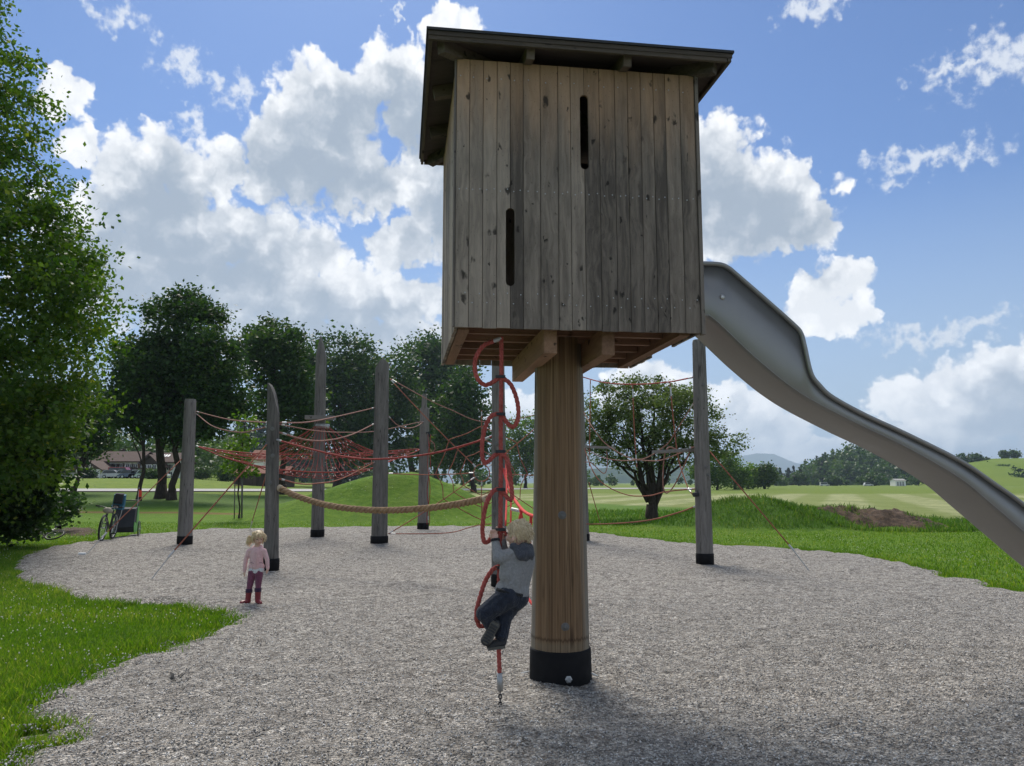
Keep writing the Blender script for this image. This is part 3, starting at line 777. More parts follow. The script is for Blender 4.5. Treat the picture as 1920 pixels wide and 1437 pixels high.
# floor: two bearers clamping the post, joists between, boards above
for x in (-.205, .25):
    b = MB(); b.box((x, .06, 2.682), (.105, 1.74, .20), bev=.006); tl(b, 'bearer', MATS['beam_wood'])
for x in (-.875, .845):
    b = MB(); b.box((x, .02, 2.805), (.085, 1.78, .14)); tl(b, 'edge_beam', MATS['beam_wood'])
for y in (-.80, -.46, -.12, .24, .60, .88):
    b = MB(); b.box((-.012, y, 2.84), (1.62, .055, .11)); tl(b, 'joist', MATS['joist_wood'])
fx = np.linspace(-.92, .92, 15)
for i in range(14):
    if i == 2: continue
    b = MB(); b.box(((fx[i] + fx[i + 1]) / 2, 0, 2.912), (fx[1] - fx[0] - .008, 1.84, .03)); tl(b, 'floor_board', MATS['beam_wood'])
# low hipped roof
EV, EZ, RISE = 1.18, 4.885, .27
rf = MB()
pts = [(-EV, -EV), (EV, -EV), (EV, EV), (-EV, EV)]
V = [(x, y, EZ) for x, y in pts] + [(0, 0, EZ + RISE)] + [(x, y, EZ + .034) for x, y in pts] + [(0, 0, EZ + RISE + .034)]
F = [(i, (i + 1) % 4, 4) for i in range(4)] + [(5 + i, 5 + (i + 1) % 4, 9) for i in range(4)] + [(i, (i + 1) % 4, 5 + (i + 1) % 4, 5 + i) for i in range(4)]
rf.add(V, F); roof = tl(rf, 'roof', MATS['roof_board'])
b = MB(); e2 = EV + .012
V = [(s * x / EV, s * y / EV, z) for s, z in ((e2, EZ + .036), (e2, EZ + .056)) for x, y in pts]
V += [(0, 0, EZ + RISE + .036), (0, 0, EZ + RISE + .06)]
F = [(0, 1, 8), (1, 2, 8), (2, 3, 8), (3, 0, 8), (4, 5, 9), (5, 6, 9), (6, 7, 9), (7, 4, 9)] + [(i, (i + 1) % 4, 4 + (i + 1) % 4, 4 + i) for i in range(4)]
b.add(V, F); tl(b, 'roofing_felt', MATS['roof_felt'], roof)
for k in range(4):      # boards along the eaves, seen from below
    q = Matrix.Rotation(k * math.pi / 2, 3, 'Z')
    b = MB(); b.beam(q @ Vector((-EV + .005, -EV + .02, EZ - .010)), q @ Vector((EV - .04, -EV + .02, EZ - .010)), .026, .042)
    tl(b, 'eaves_board', MATS['rafter_wood_side' if k % 2 == 0 else 'rafter_wood'], roof)
    sl_ = RISE / EV
    for x in (-.40, .36):
        a = q @ Vector((x, -EV + .075, EZ - .055 + .075 * sl_)); c = q @ Vector((x, -.40, EZ - .055 + (EV - .40) * sl_))
        b = MB(); b.beam(a, c, .062, .10); tl(b, 'rafter', MATS['rafter_wood' if k % 2 == 0 else 'rafter_wood_side'], roof)
    a = q @ Vector((-EV + .10, -EV + .10, EZ - .055 + .10 * sl_)); c = q @ Vector((-.05, -.05, EZ - .055 + (EV - .05) * sl_))
    b = MB(); b.beam(a, c, .07, .10); tl(b, 'hip_rafter', MATS['rafter_wood'], roof)
for k in range(4):
    q = Matrix.Rotation(k * math.pi / 2, 3, 'Z')
    b = MB(); b.beam(q @ Vector((-HW + .03, -HW + .065, ZT - .06)), q @ Vector((HW - .10, -HW + .065, ZT - .06)), .06, .10); tl(b, 'wall_plate', MATS['rafter_wood_side' if k % 2 == 0 else 'rafter_wood'])

# ------------------------------------------------------------------ steel slide
def catmull(pts, n=10):
    P = [np.array(p, float) for p in pts]; P = [2 * P[0] - P[1]] + P + [2 * P[-1] - P[-2]]; out = []
    for i in range(1, len(P) - 2):
        for k in range(n):
            t = k / n; a, b_, c, d = P[i - 1:i + 3]
            out.append(.5 * ((2 * b_) + (c - a) * t + (2 * a - 5 * b_ + 4 * c - d) * t * t + (3 * b_ - a - 3 * c + d) * t ** 3))
    out.append(P[-2]); return np.array(out)
def slide_material():
    m, N, b = material('slide_steel'); c = coords(N)
    n = N.noise(c, 2.6, 5, .6); f = N.noise(c, 60, 4, .7)
    N.put(b.inputs['Base Color'], N.mix(n, (.225, .22, .21), (.32, .315, .30)))
    b.inputs['Metallic'].default_value = .7
    N.put(b.inputs['Roughness'], N.m('ADD', N.mapr(n, .3, .7, .34, .48), N.m('MULTIPLY', N.m('SUBTRACT', f, .5), .10)))
    bump(N, b, N.m('ADD', f, N.m('MULTIPLY', n, 4.)), .12, .004)
    return m
STEEL = slide_material()
rim = catmull([(.93, 3.478), (1.22, 3.480), (1.38, 3.478), (1.46, 3.45), (1.532, 3.395), (1.816, 3.158), (2.04, 2.965), (2.105, 2.89), (2.133, 2.775), (2.18, 2.542), (2.25, 2.44), (2.367, 2.336), (2.657, 2.186), (3.048, 2.018), (3.541, 1.788), (3.835, 1.602), (4.13, 1.401), (4.6, 1.03), (5.0, .76), (5.4, .60), (5.95, .55)], 8)
bed = catmull([(.93, 2.995), (1.22, 2.995), (1.32, 2.965), (1.696, 2.625), (2.072, 2.341), (2.552, 2.097), (3.038, 1.879), (3.527, 1.611), (3.817, 1.384), (4.107, 1.147), (4.6, .75), (5.0, .50), (5.4, .38), (5.95, .36)], 10)
def at_x(curve, x): return np.interp(x, curve[:, 0], curve[:, 1])
slide = thing('slide', TM @ Vector((5.95, -.04, 0)), 'curved stainless steel slide leaving the right side of the plank tower', 'slide', TYAW)
sm = TM
def slide_pts(y, curve): return [sm @ Vector((x, y, z)) for x, z in curve]
Y0, Y1, T = -.32, .24, .005
sheet_x = np.unique(np.concatenate([rim[:, 0], np.linspace(.93, 5.95, 60)]))
b = MB(); V = []
for x in sheet_x:       # open trough, 5 mm sheet: outer skin then inner skin
    zr, zb = at_x(rim, x), at_x(bed, x); zr = max(zr, zb + .12)
    outer = [(Y0, zr), (Y0, zb + .035), (Y0 + .012, zb + .012), (Y0 + .04, zb), (Y1 - .04, zb), (Y1 - .012, zb + .012), (Y1, zb + .035), (Y1, zr)]
    inner = [(Y1 - T, zr), (Y1 - T, zb + .038), (Y1 - .015, zb + .018), (Y1 - .042, zb + T), (Y0 + .042, zb + T), (Y0 + .015, zb + .018), (Y0 + T, zb + .038), (Y0 + T, zr)]
    V += [tuple(sm @ Vector((x, y, z))) for y, z in outer + inner]
k = 16
F = [(i * k + j, i * k + (j + 1) % k, (i + 1) * k + (j + 1) % k, (i + 1) * k + j) for i in range(len(sheet_x) - 1) for j in range(k)] + [tuple(range(k - 1, -1, -1)), tuple((len(sheet_x) - 1) * k + j for j in range(k))]
b.add(V, F); trough = b.build('trough', STEEL, slide, True)
for nm, y in (('handrail', Y0 - .004), ('handrail', Y1 + .004)):
    b = MB(); b.tube([sm @ Vector((x, y, max(at_x(rim, x), at_x(bed, x) + .12))) for x in rim[:, 0]], .021, 10); b.build(nm, STEEL, slide, True)
b = MB(); b.tube([sm @ Vector((x, Y0 - .003, at_x(bed, x) + .028)) for x in sheet_x], .0055, 6); b.build('weld_seam', STEEL, trough, True)
for (x, z) in ((1.40, 3.19), (1.02, 3.36), (1.02, 3.08)):
    b = MB(); b.lathe(sm @ Vector((x, Y0 - .001, z)), [(.024, 0), (.023, .004), (.008, .007)], 16, axis=TM.to_3x3() @ Vector((0, -1, 0))); b.build('rivet', MATS['steel'], trough, True)
for y in (Y0 + .1, Y1 - .1):
    b = MB(); b.tube([sm @ Vector((5.3, y, .395)), sm @ Vector((5.3, y, -.05))], .03, 10); b.build('foot', MATS['galvanised'], slide, True)

# ------------------------------------------------------------------ round posts of the rope course
def round_post(pxb, pyb, pxt, pyt, dia_px, top, label, sleeve=.22, bolts=(), seed=1, depth=None, grow=1.15):
    base = on_flat(pxb, pyb); r = dia_px / FPX * base[1] / 2
    D = base[1] + r; x0 = base[0] * D / base[1]
    tp = at(pxt, pyt, D); H_ = tp.z
    o = thing('timber_post', (x0, D, 0), label, 'post', 0, 'round timber posts of the rope course')
    rs = random.Random(seed); n = 18; V = []
    zs = list(np.linspace(.0, H_ - .7, 10)) + list(np.linspace(H_ - .62, H_, 12))
    lean = tp.x - x0
    for z in zs:
        f = z / H_; rr = r * (grow + (.93 - grow) * f); cx = lean * f
        for k in range(n):
            a = 2 * math.pi * k / n; q = rr * (1 + .02 * math.sin(2 * a + seed + f * 3) + .012 * math.sin(7 * a + f * 5))
            x, y = q * math.cos(a), q * math.sin(a); u = x / r; zz_ = z
            if top == 'point':
                s = np.clip((H_ - z) / .62, 0.03, 1) ** .8; x *= s; y *= (.35 + .65 * s)
                x += -.02 * (1 - s)
            elif top == 'blade': zz_ = min(z, H_ - .62 * ((u + 1) / 2) ** 2.2)
            elif top == 'slant': zz_ = min(z, H_ - .22 * abs(u - .25) ** 1.2)
            elif top == 'step':
                if z > H_ - .46: x = min(x, .35 * r); x = max(x, -.62 * r)
            elif top == 'round' and z > H_ - .05: x *= .9; y *= .9
            V.append((x + cx, y, zz_))
    m = len(zs); V.append((lean + (-.02 if top == 'point' else 0), 0, (H_ if top not in ('blade', 'slant') else (H_ - .62 * .5 ** 2.2 if top == 'blade' else H_ - .22 * .25 ** 1.2))))
    F = [(i * n + k, i * n + (k + 1) % n, (i + 1) * n + (k + 1) % n, (i + 1) * n + k) for i in range(m - 1) for k in range(n)]
    F += [((m - 1) * n + k, (m - 1) * n + (k + 1) % n, m * n) for k in range(n)] + [tuple(range(n - 1, -1, -1))]
    b = MB(); b.add(V, F); sh = b.build('shaft', MATS['post_wood'], o, True, world=False)
    try:
        sh.data.set_sharp_from_angle(angle=R(40))
    except Exception: pass
    b = MB(); b.lathe((0, 0, 0), [(r * grow * 1.06, -.05), (r * grow * 1.07, sleeve - .02), (r * grow * 1.05, sleeve), (r * grow * .98, sleeve)], 22); b.build('rubber_sleeve', MATS['rubber'], o, True, world=False)
    for (bx_, bz) in bolts:
        f = bz / H_; rr = r * (grow + (.93 - grow) * f); yy = -math.sqrt(max(1e-4, 1 - bx_ ** 2)) * rr
        b = MB(); b.lathe((lean * f + bx_ * rr, yy + .004, bz), [(.042, 0), (.042, .010), (.022, .012), (.02, .03)], 12, axis=(bx_, yy / rr, 0)); b.build('bolt', MATS['bolt_head'], o, world=False)
    o['h'] = H_; o['r'] = r; del o['h']; del o['r']
    return o, D
POST = {}
for key, args, kw in (
    ('A', (346, 1022, 357, 749, 23, 'round', 'short round grey post with flat top, leftmost of the rope course'), dict(bolts=((-.5, 3.55),), seed=1)),
    ('B', (508, 1071, 513, 718, 24, 'blade', 'grey post with curved blade-like top behind the girl'), dict(bolts=((.2, 2.6), (.0, 1.6), (.3, 2.1)), seed=2)),
    ('C', (595, 1008, 603, 630, 21, 'point', 'tallest grey post, sharpened to a point, with a small cross board'), dict(seed=3)),
    ('D', (711, 1022, 717, 673, 27, 'slant', 'thick grey post with slanted top right of the pointed post'), dict(bolts=((-.4, 3.4), (.4, 2.4)), seed=4)),
    ('E', (793, 993, 797, 740, 18, 'step', 'farthest grey post with stepped narrow top'), dict(seed=5)),
    ('F', (936, 1105, 934, 640, 25, 'round', 'grey post close behind the red climbing rope'), dict(bolts=((-.6, 1.15), (-.3, 2.2)), seed=6)),
    ('G', (1093, 1017, 1082, 660, 21, 'round', 'grey post almost hidden behind the thick tower post'), dict(seed=7)),
    ('H', (1322, 1060, 1310, 638, 27, 'round', 'dark grey post under the upper end of the slide'), dict(bolts=((.25, 3.55), (.25, 1.9), (.5, 1.75)), seed=8))):
    POST[key] = round_post(*args, **kw)
PD = {k: v[1] for k, v in POST.items()}
# cross boards
def board(a, c, w, h, name='foot_board', parent=None, mat='board_wood'):
    b = MB(); b.beam(a, c, w, h); return b.build(name, MATS[mat], parent)
board(at(573, 783, PD['C'] - .3), at(628, 784, PD['C'] - .3), .22, .12, 'cross_board', POST['C'][0])
board(at(604, 787, PD['C'] - .3), at(606, 787, PD['C'] + .1), .16, .10, 'bracket', POST['C'][0])
b = MB(); b.tube([at(1300, 928, PD['H'] - .12), at(1309, 927, PD['H'] - .1)], .045, 10); b.build('rope_socket', MATS['dark_metal'], POST['H'][0])

# ------------------------------------------------------------------ ropes and nets
def rope_material(name, col, var=.35):
    m, N, b = material(name); c = coords(N)
    n = N.noise(c, 16, 5, .65); f = N.noise(c, 90, 3, .7)
    k = N.mix(N.mapr(n, .3, .7), tuple(q * (1 - var) for q in col), tuple(min(1, q * (1 + var) + .02) for q in col))
    N.put(b.inputs['Base Color'], N.mix(N.mapr(f, .55, .75, 0, .35), k, (.30, .22, .19)))
    b.inputs['Roughness'].default_value = .8; b.inputs['Specular IOR Level'].default_value = .2
    bump(N, b, f, .5, .006); return m
rope_material('rope_red', (.30, .045, .035)); rope_material('rope_faded', (.30, .15, .115)); rope_material('rope_bright', (.66, .055, .045), .2)
rope_material('rope_brown', (.30, .10, .06)); rope_material('hawser', (.29, .185, .10), .3); rope_material('spiral_rope', (.37, .075, .06), .25)
def curve3(pts, n=8):
    P = [tuple(at(*p)) for p in pts]
    return [Vector(q) for q in catmull(P, n)] if len(P) > 2 else [Vector(P[0]).lerp(Vector(P[1]), t) for t in np.linspace(0, 1, 10)]
FE = MATS['alu']
def rope(name, label, pts, r=.014, mat='rope_faded', ends=(True, True), cat='rope', elen=.16):
    c = curve3(pts); o = thing(name, c[0], label, cat)
    b = MB(); b.tube(c, r, 6); b.build('rope', MATS[mat], o, True)
    for e, w in zip(ends, (c, c[::-1])):
        if e:
            d = (w[1] - w[0]).normalized(); b = MB(); b.tube([w[0] + d * .10, w[0] + d * (.10 + elen)], r * 1.3, 8); b.build('ferrule', FE, o)
    return o
A, B_, C_, D_, E_, F_, G_, H_ = [PD[k] for k in 'ABCDEFGH']
rope('balance_rope', 'upper faded rope from the short left post to the blade-topped post', [(368, 772, A), (430, 787, 18.6), (505, 793, B_)])
rope('balance_rope', 'slack lower rope hanging from the short left post to the blade-topped post', [(368, 776, A), (400, 800, 19), (448, 811, 17.5), (480, 806, 16), (504, 799, B_)])
rope('balance_rope', 'faded rope from the blade-topped post past the cross board to the slant-topped post', [(524, 793, B_), (575, 792, 16), (629, 782, 18), (702, 765, D_)])
rope('balance_rope', 'sagging pale red rope between the blade-topped post and the slant-topped post', [(524, 811, B_), (573, 825, 16), (615, 826, 17.5), (660, 815, 19), (702, 795, D_)], .017)
rope('balance_rope', 'thin long rope from the blade-topped post to the farthest stepped post', [(524, 796, B_), (592, 808, 17), (648, 811, 20), (710, 808, 23), (794, 790, E_)], .011)
rope('balance_rope', 'short slack rope between the slant-topped post and the stepped post', [(727, 779, D_), (745, 797, 22), (765, 803, 24), (782, 799, 26), (795, 790, E_)])
rope('balance_rope', 'low sagging rope from the blade-topped post to the slant-topped post below the net', [(524, 898, B_), (560, 907, 16), (592, 907, 17), (640, 898, 18.5), (706, 865, D_)], .014, 'rope_brown')
rope('balance_rope', 'taut red rope running from the blade-topped post to the post behind the climbing rope', [(512, 823, B_), (573, 840, 14.3), (648, 857, 13.8), (712, 861, 13.5), (808, 851, 13), (902, 826, 12.5), (928, 816, F_)], .016, 'rope_red')
# guy ropes pegged in the gravel
def guy(label, top, px, py):
    g = on_flat(px, py); a = at(*top); c = Vector((g[0], g[1], .0)); o = thing('guy_rope', c, label, 'guy rope')
    k = a.lerp(c, .82)
    b = MB(); b.tube([a.lerp(k, t) for t in np.linspace(0, 1, 6)], .013, 6); b.build('rope', MATS['rope_brown'], o, True)
    b = MB(); b.tube([k, c - Vector((0, 0, .05))], .009, 6); b.build('anchor_rod', MATS['galvanised'], o)
    b = MB(); b.tube([k.lerp(a, .03), k.lerp(c, .12)], .019, 8); b.build('ferrule', FE, o)
guy('guy rope slanting down left from the short left post', (342, 860, A - .1), 157, 1041)
guy('long guy rope slanting down to the left from the blade-topped post', (500, 834, B_ - .1), 276, 1091)
guy('guy rope leaning behind the blade-topped post', (508, 860, B_ + .1), 468, 994)
guy('guy rope slanting down right from the dark post under the slide', (1330, 846, H_), 1521, 1071)
guy('short guy rope right of the thick tower post', (1104, 905, G_), 1129, 993)

# red hammock net tied round the pointed post
net = thing('hammock_net', (-5.6, 22.2, 0), 'wide red rope net hung like a tent round the pointed post', 'rope net')
cpost = at(604, 800, C_)
outer_px = [(372, 838, A), (430, 861, 20.2), (500, 877, 20), (560, 884, 19.9), (630, 886, 20), (690, 880, D_ - .1), (740, 862, 23.5), (786, 843, E_), (730, 846, 27), (660, 850, 27.2), (590, 852, 27), (500, 852, 25.4), (420, 845, 22.5)]
oc_ = catmull([tuple(at(*p)) for p in outer_px + outer_px[:1]], 6)[:-1]
NR, NK = len(oc_), 6
inner = [cpost + Vector((math.cos(a), math.sin(a), 0)) * .22 for a in [math.atan2(p[1] - cpost.y, p[0] - cpost.x) for p in oc_]]
def netpt(i, f):
    a = np.array(inner[i % NR]); o = np.array(oc_[i % NR]); p = a + (o - a) * f
    z = o[2] + (a[2] - o[2]) * (1 - f) ** 2.4 - .38 * math.sin(math.pi * min(1, f * 1.05)) * (.35 + .65 * f)
    return (p[0], p[1], z)
b = MB()
for i in range(0, NR, 2):
    s = 0 if i % 4 == 0 else .3
    b.tube([netpt(i, f) for f in np.linspace(s, 1, 8)], .008, 5)
b.build('radial_cords', MATS['rope_red'], net)
b = MB()
for k in range(1, NK):
    f = (k / NK) ** .8
    zig = [netpt(i, f + (.03 if i % 2 else -.03)) for i in range(NR)]
    b.tube(zig, .007, 5, closed=True)
b.build('ring_cords', MATS['rope_red'], net)
b = MB(); b.tube([netpt(i, 1) for i in range(NR)], .017, 6, closed=True); b.build('border_rope', MATS['rope_red'], net, True)
b = MB()
for i in range(0, NR, 2):
    for k in range(1, NK, 2): b.ball(netpt(i, (k / NK) ** .8), .015, 6, 4)
tag(b.build('clamps', FE, net), kind='stuff')
b = MB(); b.lathe(cpost + Vector((0, 0, -.05)), [(.215, 0), (.225, .03), (.225, .09), (.215, .12)], 20); b.build('collar', MATS['galvanised'], net)
for i, q in ((0, (368, 836, A)), (42, (793, 841, E_))):
    b = MB(); b.tube([netpt(i, 1), tuple(at(*q))], .018, 6); b.build('tie', FE, net)

# spider web between the slant-topped post and the hidden post
WEB_D = 20.6
web = thing('spider_web_net', at(903, 1000, WEB_D), 'rope spider web net with round hub left of the climbing rope', 'rope net')
def wp(px, py): return at(px, py, WEB_D + (px - 903) * .003)
ctr = (903, 887); spokes = [(732, 712), (727, 888), (729, 1001), (903, 990), (1075, 1000), (1085, 890), (1080, 735), (903, 770)]
rad = sorted([(math.atan2(y - ctr[1], x - ctr[0]), math.hypot(x - ctr[0], y - ctr[1])) for x, y in spokes])
b = MB()
for a, rr in rad:
    x, y = ctr[0] + rr * math.cos(a), ctr[1] + rr * math.sin(a); s = (ctr[0] + 15 * math.cos(a), ctr[1] + 15 * math.sin(a)); sag = 3
    b.tube([wp(s[0] + (x - s[0]) * t, s[1] + (y - s[1]) * t + sag * math.sin(math.pi * t)) for t in np.linspace(0, 1, 9)], .013, 5)
b.build('spokes', MATS['rope_brown'], web, True)
for q in (41, 63, 86):
    b = MB(); P = []
    for j in range(8):
        a0 = rad[j][0]; a1 = rad[(j + 1) % 8][0] + (2 * math.pi if j == 7 else 0)
        for t in np.linspace(0, 1, 7)[:-1]:
            a = a0 + (a1 - a0) * t; k = q * (1 - .10 * math.sin(math.pi * t)); P.append(wp(ctr[0] + k * math.cos(a), ctr[1] + k * 1.02 * math.sin(a)))
    b.tube(P, .012, 5, closed=True); b.build('ring', MATS['rope_brown'], web, True)
b = MB(); b.tube([wp(ctr[0] + 15 * math.cos(a), ctr[1] + 16 * math.sin(a)) for a in np.linspace(0, 2 * math.pi, 25)[:-1]], .016, 6, closed=True); b.build('hub', MATS['rope_brown'], web, True)
b = MB()
for a, rr in rad:
    b.tube([wp(ctr[0] + k * math.cos(a), ctr[1] + k * math.sin(a)) for k in (15, 24)], .018, 7)
    b.tube([wp(ctr[0] + k * math.cos(a), ctr[1] + k * math.sin(a)) for k in (rr - 10, rr - 2)], .016, 7)
tag(b.build('ferrules', FE, web), kind='stuff')
rope('web_rope', 'thin head rope above the spider web net from the slant-topped post', [(731, 710, D_), (800, 748, 20.4), (844, 768, 20.5), (908, 791, 20.7), (1003, 778, 21), (1085, 740, G_)], .012)
rope('web_rope', 'foot rope low over the gravel below the spider web net', [(728, 1001, D_), (800, 1001, 20.4), (850, 998, 20.5), (905, 984, 20.7), (1000, 980, 21), (1088, 985, G_)], .012, 'rope_brown')
# hanging rope ladder at the stepped post
lad = thing('rope_ladder', at(805, 990, E_ - .35), 'narrow twisted rope ladder hanging beside the stepped post', 'rope ladder')
DL = E_ - .35
for sgn in (-1, 1):
    b = MB(); b.tube([at(805 + sgn * 2.6 * math.cos((y - 813) / 17.) - (y - 813) * .012, y, DL) for y in np.linspace(815, 984, 60)], .013, 5); b.build('side_rope', MATS['rope_red'], lad, True)
b = MB(); b.tube([at(*p) for p in ((800, 812, E_ - .15), (804, 811, DL), (806, 820, DL))], .03, 6); b.build('hanger', MATS['dark_metal'], lad)
b = MB(); b.tube([at(807, 826, DL), at(814, 832, DL), at(816, 843, DL), at(811, 848, DL), at(806, 843, DL)], .014, 6); b.build('loop', MATS['rope_faded'], lad, True)
b = MB(); b.tube([at(803, 968, DL), at(803, 975, DL)], .025, 6); b.build('end_cap', FE, lad)

# right-hand rope bridge between the hidden post and the dark post under the slide
M_ = (G_ + H_) / 2
rope('bridge_rope', 'top red rope sagging from behind the thick post to the dark right post', [(1085, 705, G_), (1130, 717, 20), (1186, 721, 18.6), (1250, 717, 17), (1304, 707, H_)], .015, 'rope_red')
for lbl, pts in (('hanging rope nearest the thick tower post', [(1107, 713, 20.4), (1106, 800, 20.4), (1105, 875, 20.4)]),
                 ('middle hanging rope in front of the single tree', [(1186, 722, 18.6), (1189, 800, 18.6), (1194, 877, 18.6)]),
                 ('long bent hanging rope nearest the dark right post', [(1256, 717, 17), (1264, 800, 17), (1272, 860, 17), (1288, 910, 16.3), (1298, 927, H_)])):
    rope('hanging_rope', lbl, pts, .013, 'rope_brown', (True, True), elen=.2)
rope('bridge_rope', 'deep V-shaped slack rope crossing in front of the single tree', [(1090, 765, G_), (1110, 800, 20), (1140, 836, 19.4), (1195, 862, 18.4), (1245, 838, 17.2), (1268, 808, 16.8), (1303, 752, H_)], .012)
rope('bridge_rope', 'slack grey rope hung under the two foot boards', [(1098, 842, G_), (1130, 858, 20), (1165, 864, 19.4), (1195, 863, 18.6), (1235, 864, 17.6), (1275, 850, 16.4), (1302, 838, H_)], .012)
rope('bridge_rope', 'lower slack orange-brown rope near the trunk of the single tree', [(1092, 830, G_), (1112, 884, 20.2), (1135, 910, 19.6), (1175, 928, 19), (1215, 930, 18), (1250, 922, 17), (1303, 917, H_)], .013, 'rope_brown')
rope('bridge_rope', 'lowest rope sagging to the foot of the dark right post', [(1090, 983, G_), (1150, 982, 20), (1215, 976, 18.4), (1270, 962, 17), (1311, 947, H_)], .015, 'rope_brown')
lp = curve3([(1268, 843, 16.7), (1254, 839, 16.7), (1246, 855, 16.7), (1243, 890, 16.8), (1244, 915, 16.8), (1250, 925, 16.8), (1262, 914, 16.7), (1276, 888, 16.4), (1290, 855, 16.2), (1296, 838, 16)], 6)
o = thing('rope_loop', lp[5], 'twisted grey rope loop hanging left of the dark right post', 'rope'); b = MB(); b.tube(lp, .014, 6); b.build('rope', MATS['rope_faded'], o, True)
lp = curve3([(1090, 868, 20.3), (1108, 868, 20.3), (1132, 888, 20.2), (1139, 870, 20.2), (1137, 845, 20.2)], 6)
o = thing('rope_loop', lp[5], 'grey rope loop hanging from the left foot board', 'rope'); b = MB(); b.tube(lp, .012, 6); b.build('rope', MATS['rope_faded'], o, True)
for lbl, a, c in (('narrow wooden foot board in the ropes beside the thick tower post', (1096, 838, 20.6), (1151, 840, 20.2)), ('narrow wooden foot board in the ropes left of the dark right post', (1229, 848, 16.6), (1296, 844, 16.0))):
    mid = at(*a).lerp(at(*c), .5); o = thing('foot_board', mid, lbl, 'board')
    board(at(*a), at(*c), .26, .06, 'plank', o)
    for t in (.06, .94):
        p = at(*a).lerp(at(*c), t); b = MB(); b.tube([p + Vector((0, -.10, .035)), p + Vector((0, -.10, .075))], .02, 8); b.build('clamp', FE, o)

# thick laid hawser
hc = curve3([(521, 914, B_), (560, 932, 14.6), (620, 949, 14.2), (700, 957, 13.8), (780, 955, 13.3), (850, 947, 12.9), (917, 934, F_ - .05)], 16)
haw = thing('hawser', hc[0], 'thick brown laid rope sagging low between the blade-topped post and the rope tower post', 'rope')
def strands(path, R_, r_, nst, pitch, b, n=6):
    L = [0.]
    for i in range(1, len(path)): L.append(L[-1] + (path[i] - path[i - 1]).length)
    N = int(L[-1] / (pitch / 10)); P = []
    for k in range(N + 1):
        s = L[-1] * k / N; i = min(len(L) - 2, int(np.searchsorted(L, s, side='right') - 1)); f = (s - L[i]) / max(1e-9, L[i + 1] - L[i])
        p = path[i].lerp(path[i + 1], f); t = (path[i + 1] - path[i]).normalized(); u = t.cross(Vector((0, 0, 1))).normalized(); v = u.cross(t); P.append((p, u, v, s))
    for j in range(nst):
        b.tube([p + (u * math.cos(2 * math.pi * (s / pitch + j / nst)) + v * math.sin(2 * math.pi * (s / pitch + j / nst))) * R_ for p, u, v, s in P], r_, n)
for j in range(3):
    b = MB()
    path = hc; q0 = MB(); strands(path, .030, .031, 3, .30, q0, 7)
    k = len(q0.v) // 3
    b.add(q0.v[j], [tuple(i - sum(len(w) for w in q0.v[:j]) for i in f) for f in q0.f[j * len(q0.f) // 3:(j + 1) * len(q0.f) // 3]])
    b.build('strand', MATS['hawser'], haw, True)
plain('whipping', (.45, .36, .25), .9)
for w in (hc, hc[::-1]):
    d = (w[2] - w[0]).normalized(); b = MB(); b.tube([w[0], w[0] + d * .05, w[0] + d * .10], [.05, .066, .06], 12); b.build('whipping', MATS['whipping'], haw, True)

# red climbing rope with loops below the tower floor
RD = 5.98
spiral = thing('climbing_rope', Vector((at(938, 1322, RD).x, RD, 0)), 'red climbing rope with side loops hanging from the tower floor to a ground chain', 'climbing rope')
core = curve3([(940, 632, RD), (940, 700, RD), (939, 800, RD), (939, 900, RD), (938, 1000, RD), (935, 1120, RD), (935, 1200, RD), (937, 1270, RD)], 8)
b = MB(); strands(core, .0085, .0095, 3, .10, b, 6); b.build('core_rope', MATS['spiral_rope'], spiral, True)
LOOPS = [[(925, 640, RD), (905, 650, RD - .02), (891, 675, RD - .03), (893, 705, RD - .03), (908, 722, RD - .02), (925, 716, RD), (938, 707, RD)],
         [(940, 707, RD), (958, 722, RD - .02), (969, 750, RD - .03), (972, 780, RD - .03), (965, 799, RD - .02), (955, 798, RD), (940, 778, RD)],
         [(938, 776, RD), (922, 780, RD - .02), (910, 800, RD - .03), (904, 835, RD - .03), (905, 860, RD - .03), (912, 868, RD - .02), (925, 856, RD), (938, 847, RD)],
         [(941, 849, RD), (950, 862, RD - .02), (956, 890, RD - .03), (960, 925, RD - .03), (958, 938, RD - .02), (950, 932, RD), (941, 919, RD)],
         [(938, 917, RD), (924, 922, RD - .02), (911, 948, RD - .03), (905, 985, RD - .03), (906, 1010, RD - .03), (912, 1018, RD - .02), (924, 1006, RD), (937, 993, RD)],
         [(940, 994, RD), (956, 1010, RD + .02), (962, 1040, RD + .05), (955, 1060, RD + .03), (940, 1064, RD)],
         [(936, 1063, RD), (924, 1068, RD - .02), (910, 1090, RD - .03), (900, 1120, RD - .04), (893, 1150, RD - .04), (896, 1168, RD - .03), (903, 1175, RD - .02), (920, 1165, RD), (936, 1150, RD)]]
for L in LOOPS:
    b = MB(); strands(curve3(L, 8), .0088, .0098, 3, .11, b, 6); b.build('loop', MATS['spiral_rope'], spiral, True)
for y in (707, 777, 847, 918, 993, 1064, 1150):
    b = MB(); b.box(at(938.5, y, RD), (.075, .05, .022), bev=.008); b.build('clamp', MATS['dark_metal'], spiral)
b = MB(); b.tube([at(925, 640, RD), at(940, 635, RD)], .016, 8); b.build('ferrule', FE, spiral)
b = MB(); b.tube([at(936.5, 1262, RD), at(938, 1296, RD)], .021, 10); b.build('swage', MATS['galvanised'], spiral, True)
ytop = at(938, 1296, RD).z
for k in range(5):
    zc = ytop - .012 - k * .027; P = []
    for a in np.linspace(0, 2 * math.pi, 13)[:-1]:
        u, w = .011 * math.cos(a), .019 * math.sin(a)
        P.append(Vector((at(938, 1300, RD).x + (u if k % 2 else 0), RD + (0 if k % 2 else u), zc + w)))
    b = MB(); b.tube(P, .0042, 6, closed=True); b.build('chain_link', MATS['dark_metal'], spiral, True)

